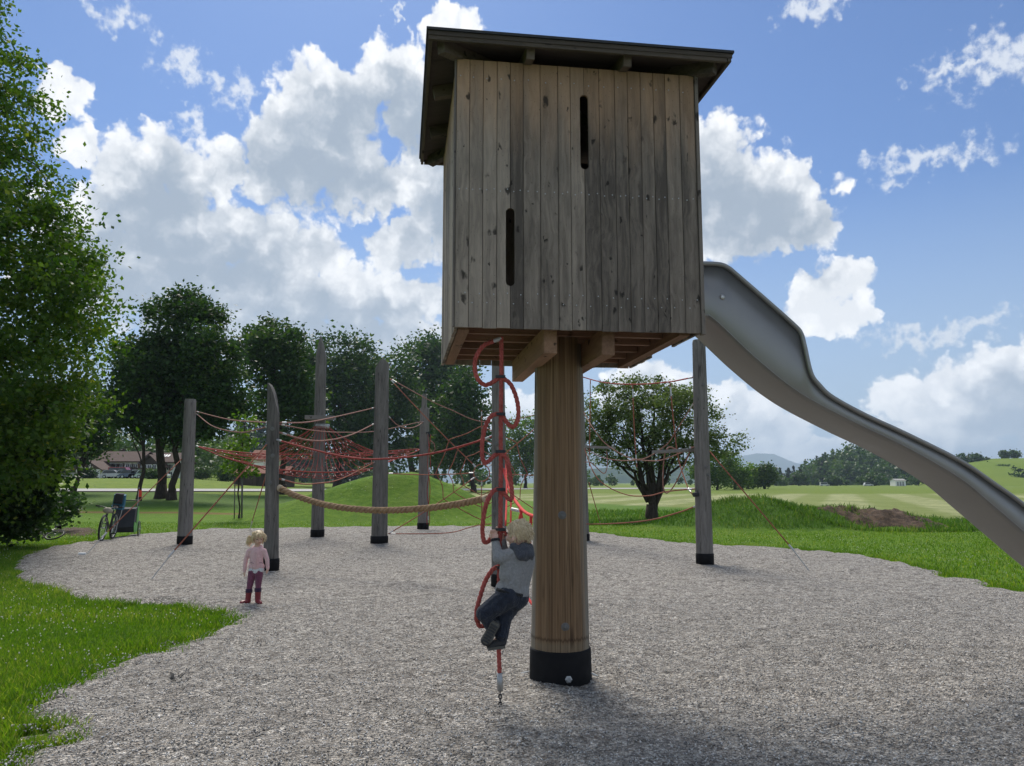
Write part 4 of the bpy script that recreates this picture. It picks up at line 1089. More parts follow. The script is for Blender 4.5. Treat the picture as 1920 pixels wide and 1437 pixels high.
# bright red netting behind the climbing rope
rn = thing('red_strap_net', at(965, 1010, 9.2), 'bright red straps strung between the grey post and the thick tower post', 'rope net')
for pts, r in (([(944, 880, F_ - .2), (951, 905, 11.5), (961, 930, 10.5), (974, 950, 9.6), (988, 963, 8.9), (1012, 972, 8)], .020),
               ([(948, 850, F_ - .2), (950, 920, 11), (948, 985, 10)], .014), ([(956, 880, F_ - .2), (958, 940, 11), (957, 1000, 10.5)], .014),
               ([(979, 958, 9.3), (974, 976, 9.3), (972, 1030, 9.3)], .015), ([(996, 966, 8.6), (994, 1000, 8.6), (991, 1075, 8.7), (984, 1108, 8.8), (1000, 1136, 8.4), (1020, 1160, 8)], .016),
               ([(975, 955, 9.3), (981, 985, 9.2), (984, 1060, 9)], .013)):
    b = MB(); b.tube(curve3(pts, 6), r, 6); b.build('strap', MATS['rope_bright'], rn, True)
b = MB(); b.tube([at(960, 955, 10), at(974, 958, 9.6)], .022, 7); b.build('ferrule', FE, rn)

# ------------------------------------------------------------------ trees and shrubs
leafmat('leaf_near', (.036, .092, .008), (.115, .195, .018), (.27, .28, .04), .48)
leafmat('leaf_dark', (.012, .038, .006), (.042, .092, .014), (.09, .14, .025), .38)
leafmat('leaf_mid', (.017, .050, .008), (.052, .104, .016), (.12, .165, .03), .40)
leafmat('leaf_grey', (.065, .10, .035), (.15, .20, .075), (.28, .32, .18), .45)
leafmat('leaf_fresh', (.06, .13, .012), (.15, .24, .03), (.24, .30, .06), .5)
leafmat('leaf_far', (.035, .080, .018), (.085, .145, .030), (.14, .19, .05), .3)
leafmat('leaf_conifer', (.008, .022, .010), (.022, .045, .018), None, .15)
def bark_material(name, a, b2):
    m, N, b = material(name); c = coords(N)
    n = N.noise(N.v('MULTIPLY', c, (7, 7, 1.4)), 1.6, 6, .7)
    N.put(b.inputs['Base Color'], N.mix(N.mapr(n, .3, .7), a, b2)); b.inputs['Roughness'].default_value = .95; b.inputs['Specular IOR Level'].default_value = .1
    bump(N, b, n, .9, .05); return m
BARK = bark_material('bark', (.022, .017, .013), (.075, .06, .048))
def leaf_mesh(name, C, size, mat, tone, rng, droop=.35, ratio=.62):
    """diamond leaves folded along the midrib, one quad each"""
    n = len(C); d = rng.normal(size=(n, 3)); d[:, 2] = d[:, 2] * .6 - droop; d /= np.linalg.norm(d, axis=1)[:, None]
    s = np.cross(d, rng.normal(size=(n, 3))); s /= np.linalg.norm(s, axis=1)[:, None] + 1e-9
    L = size * (.6 + .8 * rng.random(n)); a = d * (L / 2)[:, None]; w = s * (L * ratio / 2)[:, None]
    V = np.stack([C - a, C + w + a * .12, C + a, C - w + a * .12], 1).reshape(-1, 3)
    F = np.arange(4 * n).reshape(-1, 4)
    return fast_mesh(name, V, F, mat, np.repeat(np.clip(tone, 0, 1), 4))
def clumps(ells, n, rng, fill=.62):
    """clump centres inside a union of ellipsoids, crowded towards the outside; returns centre, outwardness"""
    vol = np.array([e[3] * e[4] * e[5] for e in ells]) ** .67; vol /= vol.sum(); pick = rng.choice(len(ells), n, p=vol)
    E = np.array(ells)[pick]; d = rng.normal(size=(n, 3)); d /= np.linalg.norm(d, axis=1)[:, None]
    r = fill + (1 - fill) * rng.random(n) ** .7; r = np.where(rng.random(n) < .25, rng.random(n) ** .5, r)
    return E[:, :3] + d * E[:, 3:] * r[:, None]
def limb(b, p, q, r0, r1, rng, n=7, wob=.06, seg=7):
    p = Vector(p); q = Vector(q); L = (q - p).length; P = []
    for t in np.linspace(0, 1, seg):
        k = p.lerp(q, t) + Vector(rng.normal(size=3)) * L * wob * math.sin(math.pi * t); k.z += L * .06 * math.sin(math.pi * t); P.append(k)
    b.tube(P, [r0 + (r1 - r0) * t for t in np.linspace(0, 1, seg)], n); return P
def tree(name, label, base, ells, trunks, leaf, n_leaf, size, mat, seed, group=None, clump_r=.55, per=46, cat='tree', limbs=14, crown_kind=None, droop=.35, fill=.62, hue=0.):
    """trunks: list of (foot xyz, head xyz, r0, r1); ells: crown ellipsoids (x, y, z, rx, ry, rz)"""
    rng = np.random.default_rng(seed); o = thing(name, base, label, cat, 0, group)
    base = Vector(base)
    if len(ells) < 12 and cat == 'tree':        # ragged outline: boughs that stick out of the main masses
        for e in list(ells):
            for _ in range(2):
                d = rng.normal(size=3); d[2] = abs(d[2]) * .7; d /= np.linalg.norm(d); k = rng.uniform(.28, .42)
                ells = ells + [tuple(np.array(e[:3]) + d * np.array(e[3:]) * rng.uniform(.85, 1.02)) + tuple(np.array(e[3:]) * k)]
    nc = max(6, n_leaf // per); C = clumps(ells, nc, rng, fill)
    cr = clump_r * (.55 + .8 * rng.random(nc)); ct = rng.normal(size=nc) * .16
    idx = np.repeat(np.arange(nc), per); n = len(idx)
    g = rng.normal(size=(n, 3)) * np.array([1, 1, .62]); P = C[idx] + g * cr[idx][:, None] * .6
    tone = .40 + ct[idx] + rng.normal(size=n) * .17 + hue
    me = leaf_mesh(name + '_crown', P - np.array(base), size, MATS[mat], tone, rng, droop)
    link('crown', me, o)
    for k, (f, h, r0, r1) in enumerate(trunks):
        b = MB(); f = Vector(f); P = limb(b, f - Vector((0, 0, .15)), h, r0 * 1.0, r1, rng, 9, .025, 9)
        if f.z < gh(f.x, f.y) + .3: b.tube([f - Vector((0, 0, .2)), f + Vector((0, 0, .15)), f + Vector((0, 0, r0 * 3))], [r0 * 1.7, r0 * 1.35, r0 * .98], 9)
        tr = b.build('trunk', BARK, o, True)
        bb = MB(); H = Vector(h)
        for j in range(limbs):
            t = .35 + .62 * j / limbs; s = P[min(len(P) - 1, int(t * (len(P) - 1)))]; tgt = C[rng.integers(0, nc)]
            near = C[np.argsort(np.linalg.norm(C - np.array(s) - np.array([0, 0, .8]), axis=1))[rng.integers(0, max(2, nc // 3))]]
            rr = (r0 + (r1 - r0) * t) * .5; Q = limb(bb, s, near, rr, .015, rng, 6, .06, 6)
            for u in range(2):
                q = Q[rng.integers(2, 5)]; e = C[np.argsort(np.linalg.norm(C - np.array(q), axis=1))[rng.integers(1, 8)]]
                limb(bb, q, e, rr * .4, .01, rng, 5, .06, 5)
        if limbs: bb.build('limbs', BARK, tr, True)['kind'] = 'stuff'
    return o
def ell(px, py, rx, ry, D, dep=None):
    c = at(px, py, D); return (c.x, c.y, c.z, rx * D / FPX, (dep if dep else (rx + ry) / 2) * D / FPX, ry * D / FPX)

# -- the big tree that fills the left edge: a tall cone of drooping leaves
BD = 18.5
prof = [(-130, 20), (0, 80), (110, 155), (200, 195), (290, 230), (400, 258), (470, 298), (530, 330), (620, 325), (700, 316), (760, 292), (820, 240), (880, 190)]
AX = -85
big_e = []
for k, (y, r) in enumerate(prof): big_e.append(ell(AX, y + 10, r * .90, 70, BD, r * .90))
base = Vector((at(AX, 1000, BD).x, BD, 0))
tree('broadleaf_tree', 'huge leafy tree with drooping leaves filling the left edge', base, big_e, [(base, at(AX, -60, BD), .30, .05)], 0, 104000, .122, 'leaf_near', 21, clump_r=.46, per=105, limbs=34, droop=.65, fill=.74)
# dark shrubbery at its foot
SD = 20.6
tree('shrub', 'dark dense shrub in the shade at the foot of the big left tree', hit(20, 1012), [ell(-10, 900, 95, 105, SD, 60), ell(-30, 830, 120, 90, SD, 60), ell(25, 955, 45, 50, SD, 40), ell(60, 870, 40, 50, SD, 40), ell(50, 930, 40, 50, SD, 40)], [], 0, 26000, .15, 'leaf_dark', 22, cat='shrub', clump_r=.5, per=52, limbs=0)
fb = hit(128, 1000)
tree('shrub', 'small leafy bush with cream flower heads between the shrub and the leaning tree', hit(140, 965), [ell(132, 940, 10, 18, 27, 12), ell(116, 955, 16, 22, 26.5, 14)], [], 0, 1800, .12, 'leaf_mid', 23, cat='shrub', clump_r=.35, limbs=0)

def mid_tree(label, fx, fy, heads, es, n, size, mat, seed, group='trees along the lane', name='broadleaf_tree', r=None, limbs=18, clump=.95, per=70, dscale=1.0, hue=0., fill=.62):
    f = hit(fx, fy); D = f.y
    trunks = []
    for (hx, hy, w, x0) in heads:
        g = at(x0, fy, D); g = Vector((g.x, D, gh(g.x, D))); trunks.append((g, at(hx, hy, D), w * D / FPX / 2, w * D / FPX / 9))
    return tree(name, label, f, [ell(a, b_, c, d, D) for a, b_, c, d in es], trunks, 0, int(n * .95), size * D / 60., mat, seed, group, clump * D / 60., per, limbs=limbs, hue=hue, fill=fill)
mid_tree('leaning slim tree in the gap beside the big left tree', 140, 925, [(166, 840, 9, 137)], [(165, 800, 55, 45), (200, 770, 40, 40), (140, 770, 60, 55), (185, 830, 30, 20)], 9000, .30, 'leaf_mid', 31)
mid_tree('slim dark tree with thin trunk beside the bicycle trailer', 262, 938, [(264, 720, 8, 260)], [(262, 690, 42, 80), (255, 780, 48, 42), (245, 740, 45, 50)], 11000, .30, 'leaf_mid', 32)
mid_tree('tall dark tree with the thick trunk left of the short post', 300, 934, [(312, 640, 18, 302)], [(335, 625, 72, 75), (300, 700, 70, 70), (350, 700, 70, 60), (300, 780, 60, 42), (350, 575, 35, 32)], 25000, .30, 'leaf_mid', 33)
mid_tree('tall dark tree with leaning trunk just behind the short post', 321, 937, [(345, 720, 14, 322)], [(395, 690, 55, 65), (415, 745, 42, 42), (380, 780, 60, 38), (350, 800, 60, 30), (440, 770, 20, 20)], 18000, .30, 'leaf_mid', 34)
mid_tree('leafy maple behind the blade-topped post', 528, 927, [(515, 690, 13, 530)], [(515, 650, 56, 48), (480, 680, 36, 46), (545, 690, 34, 50), (530, 740, 48, 44), (500, 760, 40, 30), (560, 770, 35, 50), (565, 830, 30, 32)], 17000, .31, 'leaf_mid', 35)
mid_tree('broad maple behind the pointed post', 632, 914, [(640, 720, 13, 632)], [(640, 680, 70, 55), (600, 720, 45, 55), (675, 720, 55, 60), (640, 770, 75, 45), (590, 790, 35, 40), (640, 835, 70, 34)], 21000, .27, 'leaf_mid', 36)
mid_tree('dense dark tree behind the slant-topped post', 706, 915, [(715, 730, 12, 706)], [(735, 700, 38, 42), (715, 760, 48, 60), (690, 810, 45, 45), (750, 770, 40, 60), (720, 850, 62, 28)], 15000, .27, 'leaf_mid', 37)
mid_tree('tall full tree between the stepped post and the tower', 760, 914, [(790, 720, 13, 768)], [(800, 680, 55, 42), (830, 700, 60, 60), (780, 760, 55, 55), (840, 790, 60, 45), (800, 640, 30, 20), (800, 845, 66, 30)], 21000, .27, 'leaf_mid', 38)
mid_tree('outer tree leaning left of the climbing rope', 885, 922, [(868, 770, 9, 888)], [(865, 760, 45, 55), (885, 810, 34, 45), (850, 830, 40, 36), (870, 858, 38, 26)], 11000, .29, 'leaf_mid', 39)
mid_tree('slim trunked tree behind the spider web', 818, 913, [(820, 790, 11, 818)], [(815, 790, 45, 45), (850, 840, 40, 26)], 8000, .27, 'leaf_mid', 40)
mid_tree('fresh green bushy tree between the climbing rope and the thick post', 985, 916, [(985, 840, 6, 985)], [(985, 815, 26, 34), (970, 855, 30, 42), (1000, 850, 22, 36)], 7000, .20, 'leaf_near', 41)
# the single many-stemmed tree on the right
f = hit(1222, 974); D = f.y
es = [ell(1225, 785, 105, 62, D), ell(1150, 790, 62, 58, D), ell(1290, 790, 70, 52, D), ell(1345, 832, 40, 26, D), ell(1115, 830, 38, 36, D), ell(1215, 738, 70, 30, D), ell(1290, 745, 30, 25, D), ell(1200, 850, 95, 30, D), ell(1300, 850, 60, 24, D), ell(1150, 735, 30, 22, D)]
stems = []
for (hx, hy, w, x0) in ((1165, 800, 10, 1217), (1195, 770, 11, 1220), (1225, 760, 12, 1224), (1262, 775, 10, 1228), (1300, 800, 8, 1231), (1140, 830, 7, 1214)):
    g = at(x0, 935, D); stems.append((g, at(hx, hy, D), w * D / FPX / 2, .02))
stems.append((f, at(1223, 905, D), 19 * D / FPX / 2, .14))
tree('broadleaf_tree', 'single round many-stemmed tree with grey-green leaves on the right lawn', f, es, stems, 0, 27000, .12, 'leaf_grey', 42, clump_r=.36, per=56, limbs=7, droop=.1)
# young staked tree
f = hit(448, 975); D = f.y
sap = tree('sapling', 'young light green sapling tied between two stakes', f, [ell(458, 795, 14, 26, D), ell(452, 835, 20, 30, D), ell(442, 868, 26, 22, D), ell(462, 885, 22, 12, D), ell(432, 845, 14, 14, D)], [(f, at(457, 790, D), .035, .012)], 0, 1500, .15, 'leaf_fresh', 43, clump_r=.25, per=12, limbs=9)
for px, y0, y1, r in ((439, 900, 979, .024), (453, 886, 979, .042)):
    b = MB(); b.tube([at(px, y1 + 2, D), at(px + 1.5, y0, D)], r, 8); b.build('stake', MATS['post_wood'], sap, True)
b = MB(); b.tube([at(438, 911, D), at(456, 911, D)], .02, 6); b.build('tie', MATS['rope_faded'], sap)
# hedge and single trees on the right beyond the mound
for k, (lbl, fx, fy, es_, n, mt) in enumerate((
    ('dense dark green tree clump right of the single tree', 1345, 919, [(1345, 880, 34, 38), (1325, 890, 30, 28)], 6000, 'leaf_near'),
    ('tall hedge bush beside the dense tree clump', 1378, 918, [(1376, 890, 24, 28), (1392, 895, 14, 20)], 4500, 'leaf_near'),
    ('light green bush at the end of the hedge', 1402, 917, [(1404, 892, 12, 22), (1412, 900, 10, 14)], 2600, 'leaf_fresh'),
    ('round single tree in the field beyond the right mound', 1434, 917, [(1436, 893, 17, 20), (1428, 898, 12, 14)], 4500, 'leaf_far'))):
    mid_tree(lbl, fx, fy, [(fx + 1, fy - 20, 4, fx)], es_, n, .17, mt, 50 + k, 'trees at the right field edge', limbs=4, clump=.42, per=36)
# garden shrubs in front of the farmhouses and huts
for k, (lbl, fx, fy, es_) in enumerate((('round clipped shrub beside the log hut', 372, 899, [(372, 888, 22, 11)]), ('low shrub in front of the second farmhouse', 285, 898, [(285, 890, 12, 7)]), ('dark bush behind the garage wall', 166, 897, [(166, 889, 7, 8)]), ('tall dark conifer mass beside the log hut', 372, 892, [(372, 862, 28, 26), (395, 855, 24, 28), (350, 868, 18, 20)]), ('light bush beside the red roofed barn', 425, 903, [(424, 893, 14, 9)]))):
    mid_tree(lbl, fx, fy, [], es_, 2600, .14, 'leaf_dark' if 'dark' in lbl else 'leaf_far', 60 + k, 'garden shrubs by the farms', 'shrub', limbs=0, clump=.30, per=34)

# ------------------------------------------------------------------ far hills, woods and mountains
def ridge(name, prof, D, depth, mat, base_py=925, rough=0., lab=None):
    """a hill whose skyline follows prof (px, py); slopes towards and away from the viewer"""
    px = np.linspace(prof[0][0], prof[-1][0], 90); py = np.interp(px, [p[0] for p in prof], [p[1] for p in prof])
    V = []; rows = 14
    for j in range(rows):
        f = j / (rows - 1) * 1.6; s = math.sin(min(f, 1) * math.pi / 2) if f <= 1 else math.cos((f - 1) * 1.3)
        for x, y in zip(px, py):
            top = at(x, y, D); dd = D + (f - 1) * depth; zz_ = -2 + (top.z + 2) * s
            if rough and 0 < j: zz_ += rough * (vnoise(x * .09 + j * 1.7, j * 1.3 + 5) - .5) * (1 if abs(f - 1) > .06 else .3)
            V.append((top.x * dd / D, dd, zz_))
    ii = (np.arange(rows - 1)[:, None] * 90 + np.arange(89)[None, :]).ravel()
    return tag(link(name, fast_mesh(name, V, np.stack([ii, ii + 1, ii + 91, ii + 90], 1), mat, smooth=True)), kind='structure')
m_, N_, b_ = material('far_forest'); c_ = coords(N_)
N_.put(b_.inputs['Base Color'], N_.mix(N_.mapr(N_.noise(c_, .02, 6, .7), .4, .6), (.02, .045, .018), (.06, .095, .03))); b_.inputs['Roughness'].default_value = 1.; b_.inputs['Specular IOR Level'].default_value = 0.
bump(N_, b_, N_.noise(c_, .05, 5, .7), 1.0, 12.)
m2, N2, b2 = material('hill_meadow'); c2 = coords(N2)
N2.put(b2.inputs['Base Color'], N2.mix(N2.noise(c2, .03, 4), (.11, .18, .03), (.19, .24, .05))); b2.inputs['Roughness'].default_value = 1.; b2.inputs['Specular IOR Level'].default_value = .05
ridge('mountain', [(-500, 862), (-200, 850), (100, 858), (300, 845), (430, 842), (520, 846), (640, 852), (800, 856), (1000, 848), (1180, 838), (1300, 846), (1390, 856), (1430, 849), (1460, 856), (1500, 872), (1530, 878), (1570, 884), (1650, 880), (1800, 885), (2000, 878), (2300, 885)], 9300, 1700, m_, rough=40)
ridge('far_hill', [(1100, 880), (1250, 872), (1350, 876), (1400, 884), (1440, 890), (1480, 900), (1520, 908)], 2700, 600, m_, rough=8)
ridge('wooded_hill', [(1470, 921), (1510, 905), (1550, 880), (1590, 864), (1630, 857), (1680, 860), (1730, 872), (1790, 892), (1850, 912), (1880, 922)], 640, 130, m_, rough=3)
ridge('meadow_hill', [(1690, 922), (1740, 890), (1800, 868), (1860, 861), (1920, 860), (2050, 858), (2300, 870)], 560, 170, m2)
ridge('meadow_hill', [(60, 905), (150, 872), (260, 842), (380, 828), (440, 832), (520, 850), (560, 872), (640, 905)], 420, 150, m2)
ridge('wooded_hill', [(380, 905), (430, 840), (470, 812), (510, 815), (560, 845), (640, 880), (720, 905)], 380, 90, m_, rough=3)

def forest(name, label, spots, size, mat, n_per, seed, conifer=.0, mat2=None):
    """a far wood that reads as one mass: many small crowns of leaf clumps in one object"""
    rng = np.random.default_rng(seed); P = []; T = []
    for (p, h) in spots:
        n = n_per; tn = rng.normal() * .16
        d = rng.normal(size=(n, 3)); d /= np.linalg.norm(d, axis=1)[:, None]
        r = rng.random(n) ** .4; w = h * rng.uniform(.30, .42)
        if rng.random() < conifer:
            t = rng.random(n); a = rng.random(n) * 6.28; rr = (1 - t) * h * .20
            q = np.stack([np.cos(a) * rr, np.sin(a) * rr, t * h], 1); tn -= .25
        else:
            lump = 1 + .28 * np.sin(d[:, 0] * 5 + h) * np.sin(d[:, 2] * 6 + p.x)
            q = d * (r * lump)[:, None] * np.array([w, w, h * .46]); q[:, 2] += h * .52
        P.append(q + np.array(p)); T.append(.45 + tn + rng.normal(size=n) * .12)
    me = leaf_mesh(name, np.concatenate(P), size, MATS[mat], np.concatenate(T), rng, .1, .8)
    return tag(link(name, me), label, 'wood', kind='stuff')
def hill_spots(prof, D, depth, n, h0, h1, seed, fmax=1.0):
    rng = np.random.default_rng(seed); S = []
    for _ in range(n):
        x = rng.uniform(prof[0][0], prof[-1][0]); y = np.interp(x, [p[0] for p in prof], [p[1] for p in prof]); f = rng.uniform(.05, fmax)
        top = at(x, y, D); dd = D + (f - 1) * depth
        S.append((Vector((top.x * dd / D, dd, -2 + (top.z + 2) * math.sin(f * math.pi / 2))), rng.uniform(h0, h1)))
    return S
forest('far_wood', 'mixed wood covering the round hill beneath the slide', hill_spots([(1500, 914), (1550, 888), (1590, 874), (1630, 868), (1680, 871), (1730, 882), (1790, 900), (1840, 915)], 640, 130, 260, 9, 19, 71), 2.2, 'leaf_far', 85, 71, .30)
forest('far_wood', 'dark wood on the hill behind the farms', hill_spots([(395, 903), (430, 848), (470, 820), (510, 823), (560, 852), (640, 885), (700, 903)], 380, 90, 150, 7, 13, 72), 1.5, 'leaf_conifer', 70, 72, .5)
sp = []
rg = np.random.default_rng(73)
for _ in range(95):
    px = rg.uniform(60, 440); f_ = hit(px, 895); D = rg.uniform(165, 260); p = at(px, 890, D); sp.append((Vector((p.x, D, gh(p.x, D))), rg.uniform(8, 15)))
forest('far_wood', 'tree belt behind the farmhouses on the left', sp, 1.0, 'leaf_far', 160, 73, .15)
sp = []
for _ in range(60):
    px = rg.uniform(560, 1110); D = rg.uniform(290, 380); p = at(px, 905, D); sp.append((Vector((p.x, D, 0)), rg.uniform(5, 10)))
forest('far_wood', 'low tree belt at the far edge of the field in the middle', sp, 1.5, 'leaf_far', 90, 74, .1)
sp = []
for _ in range(70):
    px = rg.uniform(1100, 2050); D = rg.uniform(400, 480); p = at(px, 910, D); sp.append((Vector((p.x, D, 0)), rg.uniform(3.0, 6.5)))
forest('far_wood', 'bushes lining the far edge of the hay field', sp, 1.5, 'leaf_far', 70, 75)
sp = []
for _ in range(42):
    px = rg.uniform(1440, 1580); D = rg.uniform(520, 600); p = at(px, 910, D); sp.append((Vector((p.x, D, 0)), rg.uniform(7, 17) * np.interp(px, [1440, 1580], [.7, 1.1])))
forest('far_wood', 'dark spruce wood left of the round hill', sp, 1.9, 'leaf_conifer', 80, 76, .7)
# trees one can tell apart on the right-hand rise
for k, (lbl, px, py, w, h, D) in enumerate((
    ('broad dark tree on the hilltop right of the slide', 1812, 872, 26, 26, 520), ('second dark tree on the hilltop beside the broad one', 1838, 872, 18, 24, 522),
    ('single round tree on the green slope at right', 1881, 885, 14, 16, 470), ('small tree on the skyline above the green slope', 1884, 860, 9, 16, 555),
    ('tiny round tree on the skyline near the right edge', 1902, 858, 9, 15, 560), ('dark tree mass at the foot of the slope on the right edge', 1912, 915, 26, 30, 430), ('bush at the lower edge of the green slope', 1862, 882, 14, 16, 490),
    ('pale round tree in the far field left of the round hill', 1462, 915, 12, 15, 420), ('pair-like pale tree in the far field beside the spruces', 1498, 914, 18, 24, 430), ('roundish light tree in front of the round hill', 1562, 915, 14, 18, 430), ('wide light tree at the middle of the round hill foot', 1640, 915, 20, 24, 425), ('tall pale tree below the slide curve', 1740, 915, 22, 44, 440))):
    p = at(px, py, D); z0 = p.z if D > 450 else 0.
    s_ = D / FPX; f = Vector((p.x, D, z0 - 1.0 if D > 450 else 0))
    tree('field_tree', lbl, f, [(p.x, D, f.z + h * s_ * .55, w * s_ * .8, w * s_ * .8, h * s_ * .48), (p.x - w * s_ * .3, D, f.z + h * s_ * .4, w * s_ * .55, w * s_ * .55, h * s_ * .32), (p.x + w * s_ * .35, D, f.z + h * s_ * .42, w * s_ * .5, w * s_ * .5, h * s_ * .3)], [(f, Vector((p.x, D, f.z + h * s_ * .5)), .35, .1)], 0, 1600, 1.3, 'leaf_far' if 'dark' not in lbl else 'leaf_mid', 90 + k, 'trees on the far fields and slopes', clump_r=1.5, per=26, limbs=0)

# ------------------------------------------------------------------ farm buildings
plain('render_white', (.86, .85, .82), .9, var=.08, scale=1.2)
plain('roof_brown', (.075, .042, .032), .9, var=.3, scale=2.5)
plain('roof_red', (.22, .085, .055), .9, var=.25, scale=2.5)
plain('shutter', (.16, .085, .04), .8)
plain('garage_door', (.05, .055, .05), .8); plain('door_wood', (.22, .12, .06), .8)
plain('concrete', (.33, .32, .30), .9, var=.15, scale=2)
plain('glass_dark', (.03, .035, .04), .15, bumps=0)
HD = 130.
def hz(px, D): return gh(at(px, 900, D).x, D)
def wx(px, D): return at(px, 900, D).x
def gable(o, x0, x1, y0, y1, z0, eave, ridge_z, axis, wall, roof, over=.7, thick=.22, gable_mat=None):
    """box with gable roof; axis 'x' = ridge left to right"""
    b = MB(); b.box(((x0 + x1) / 2, (y0 + y1) / 2, (z0 + eave) / 2 - .3), (x1 - x0, y1 - y0, eave - z0 + .6)); w = b.build('wall', wall, o)
    b = MB()
    if axis == 'x':
        ym = (y0 + y1) / 2; k = (ridge_z - eave) / (ym - y0)
        b.add([(x0, y0, eave), (x0, y1, eave), (x0, ym, ridge_z), (x1, y0, eave), (x1, y1, eave), (x1, ym, ridge_z)], [(0, 1, 2), (3, 5, 4), (0, 3, 4, 1), (0, 2, 5, 3), (1, 4, 5, 2)]); b.build('gable_wall', gable_mat or wall, o)
        for s in (-1, 1):
            ye = ym + s * (ym - y0 + over); ze = eave - k * over + .05; b = MB()
            V = [(x0 - over, ym, ridge_z + .05), (x1 + over, ym, ridge_z + .05), (x1 + over, ye, ze), (x0 - over, ye, ze)]
            b.add(V + [(p[0], p[1], p[2] + thick) for p in V], [(0, 1, 2, 3), (4, 7, 6, 5), (0, 4, 5, 1), (1, 5, 6, 2), (2, 6, 7, 3), (3, 7, 4, 0)]); b.build('roof', roof, o)
    else:
        xm = (x0 + x1) / 2; k = (ridge_z - eave) / (xm - x0)
        b.add([(x0, y0, eave), (x1, y0, eave), (xm, y0, ridge_z), (x0, y1, eave), (x1, y1, eave), (xm, y1, ridge_z)], [(0, 1, 2), (3, 5, 4), (0, 3, 4, 1), (0, 2, 5, 3), (1, 4, 5, 2)]); b.build('gable_wall', gable_mat or wall, o)
        for s in (-1, 1):
            xe = xm + s * (xm - x0 + over); ze = eave - k * over + .05; b = MB()
            V = [(xm, y0 - over, ridge_z + .05), (xm, y1 + over, ridge_z + .05), (xe, y1 + over, ze), (xe, y0 - over, ze)]
            b.add(V + [(p[0], p[1], p[2] + thick) for p in V], [(0, 1, 2, 3), (4, 7, 6, 5), (0, 4, 5, 1), (1, 5, 6, 2), (2, 6, 7, 3), (3, 7, 4, 0)]); b.build('roof', roof, o)
    return w
def window(o, x, y, z, w, h, shutters=True):
    b = MB(); b.box((x, y - .03, z), (w, .10, h)); f = b.build('window', MATS['render_white'], o)
    b = MB(); b.box((x, y - .07, z), (w - .16, .06, h - .16)); b.build('pane', MATS['glass_dark'], f)
    b = MB(); b.box((x, y - .11, z), (.06, .03, h - .12)); b.build('glazing_bar', MATS['render_white'], f)
    if shutters:
        for s in (-1, 1):
            b = MB(); b.box((x + s * (w / 2 + .24), y - .05, z), (.42, .06, h)); b.build('shutter', MATS['shutter'], f)
# farmhouse with brown roof
D = 150.; z0 = hz(230, D); S = D / FPX
def ZP(py): return at(200, py, D).z
o = thing('farmhouse', (wx(220, D), D, z0), 'white two-storey farmhouse with broad brown roof behind the parked cars', 'house')
x0, x1 = wx(186, D), wx(254, D)
gable(o, x0, x1, D, D + 7, z0, ZP(863.5), ZP(848), 'x', MATS['render_white'], MATS['roof_brown'], 1.0)
for px in (207, 216, 224): window(o, wx(px, D), D, ZP(875), .75, 1.05)
for px in (238, 245, 253): window(o, wx(px, D), D, ZP(875.5), .7, 1.1, px == 253)
for px in (210, 222, 240): window(o, wx(px, D), D, ZP(890), .7, 1.0, False)
b = MB(); b.box(((wx(233, D) + wx(259, D)) / 2, D - .75, ZP(882)), (wx(259, D) - wx(233, D), 1.3, .15)); bl = b.build('balcony', MATS['dark_wood'], o)
b = MB(); b.box(((wx(233, D) + wx(259, D)) / 2, D - 1.38, ZP(879)), (wx(259, D) - wx(233, D), .06, .55)); b.build('railing', MATS['dark_wood'], bl)
b = MB(); b.beam((wx(243, D), D - 1.5, ZP(882)), (wx(259, D), D - 1.5, ZP(896)), .9, .18); b.build('stair', MATS['concrete'], o)
for px in (203, 226):
    b = MB(); b.box((wx(px, D + 5), D + 5, ZP(848)), (.8, .8, 1.7)); b.build('chimney', MATS['dark_wood'], o)
b = MB(); b.tube([(wx(230, D), D - .12, ZP(869)), (wx(230, D), D - .12, z0)], .07, 6); b.build('downpipe', MATS['dark_metal'], o)
for px, py in ((198, 855), (211, 857)):
    b = MB(); b.box((wx(px, D + 3), D + 2.6, ZP(py)), (.5, .5, .35)); b.build('roof_vent', MATS['white_plastic'], o)
# garage wing with dark gable
D = 144.
o = thing('garage', (wx(165, D), D, hz(165, D)), 'low white garage with dark boarded gable and arched porch left of the farmhouse', 'garage')
x0, x1 = wx(141, D), wx(187, D); z0 = hz(165, D)
gable(o, x0, x1, D, D + 7, z0, ZP(880) , ZP(866), 'y', MATS['render_white'], MATS['roof_brown'], .6, gable_mat=MATS['dark_wood'])
b = MB(); b.box((wx(175.5, D), D - .02, (z0 + ZP(884.5)) / 2), (wx(182.5, D) - wx(168.5, D), .12, ZP(884.5) - z0)); b.build('garage_door', MATS['garage_door'], o)
b = MB(); cx = wx(152.5, D); w = wx(158, D) - wx(147, D); zt = ZP(886)
b.prism([(-w / 2, 0), (w / 2, 0), (w / 2, zt - z0)] + [(w / 2 * math.cos(t), zt - z0 + w / 2 * .7 * math.sin(t)) for t in np.linspace(0, math.pi, 9)[1:-1]] + [(-w / 2, zt - z0)], 0, .12, ((cx, D - .08, z0), (1, 0, 0), (0, 1, 0), (0, 0, 1))); b.build('arch', MATS['concrete'], o)
window(o, wx(166, D), D, ZP(873.5), .5, .5, False)
b = MB(); b.box(((wx(129, D) + wx(168, D)) / 2, D - 3, z0 + .35), (wx(168, D) - wx(129, D), .3, 1.3)); tag(b.build('garden_wall', MATS['concrete']), 'low grey garden wall in front of the garage', 'wall')
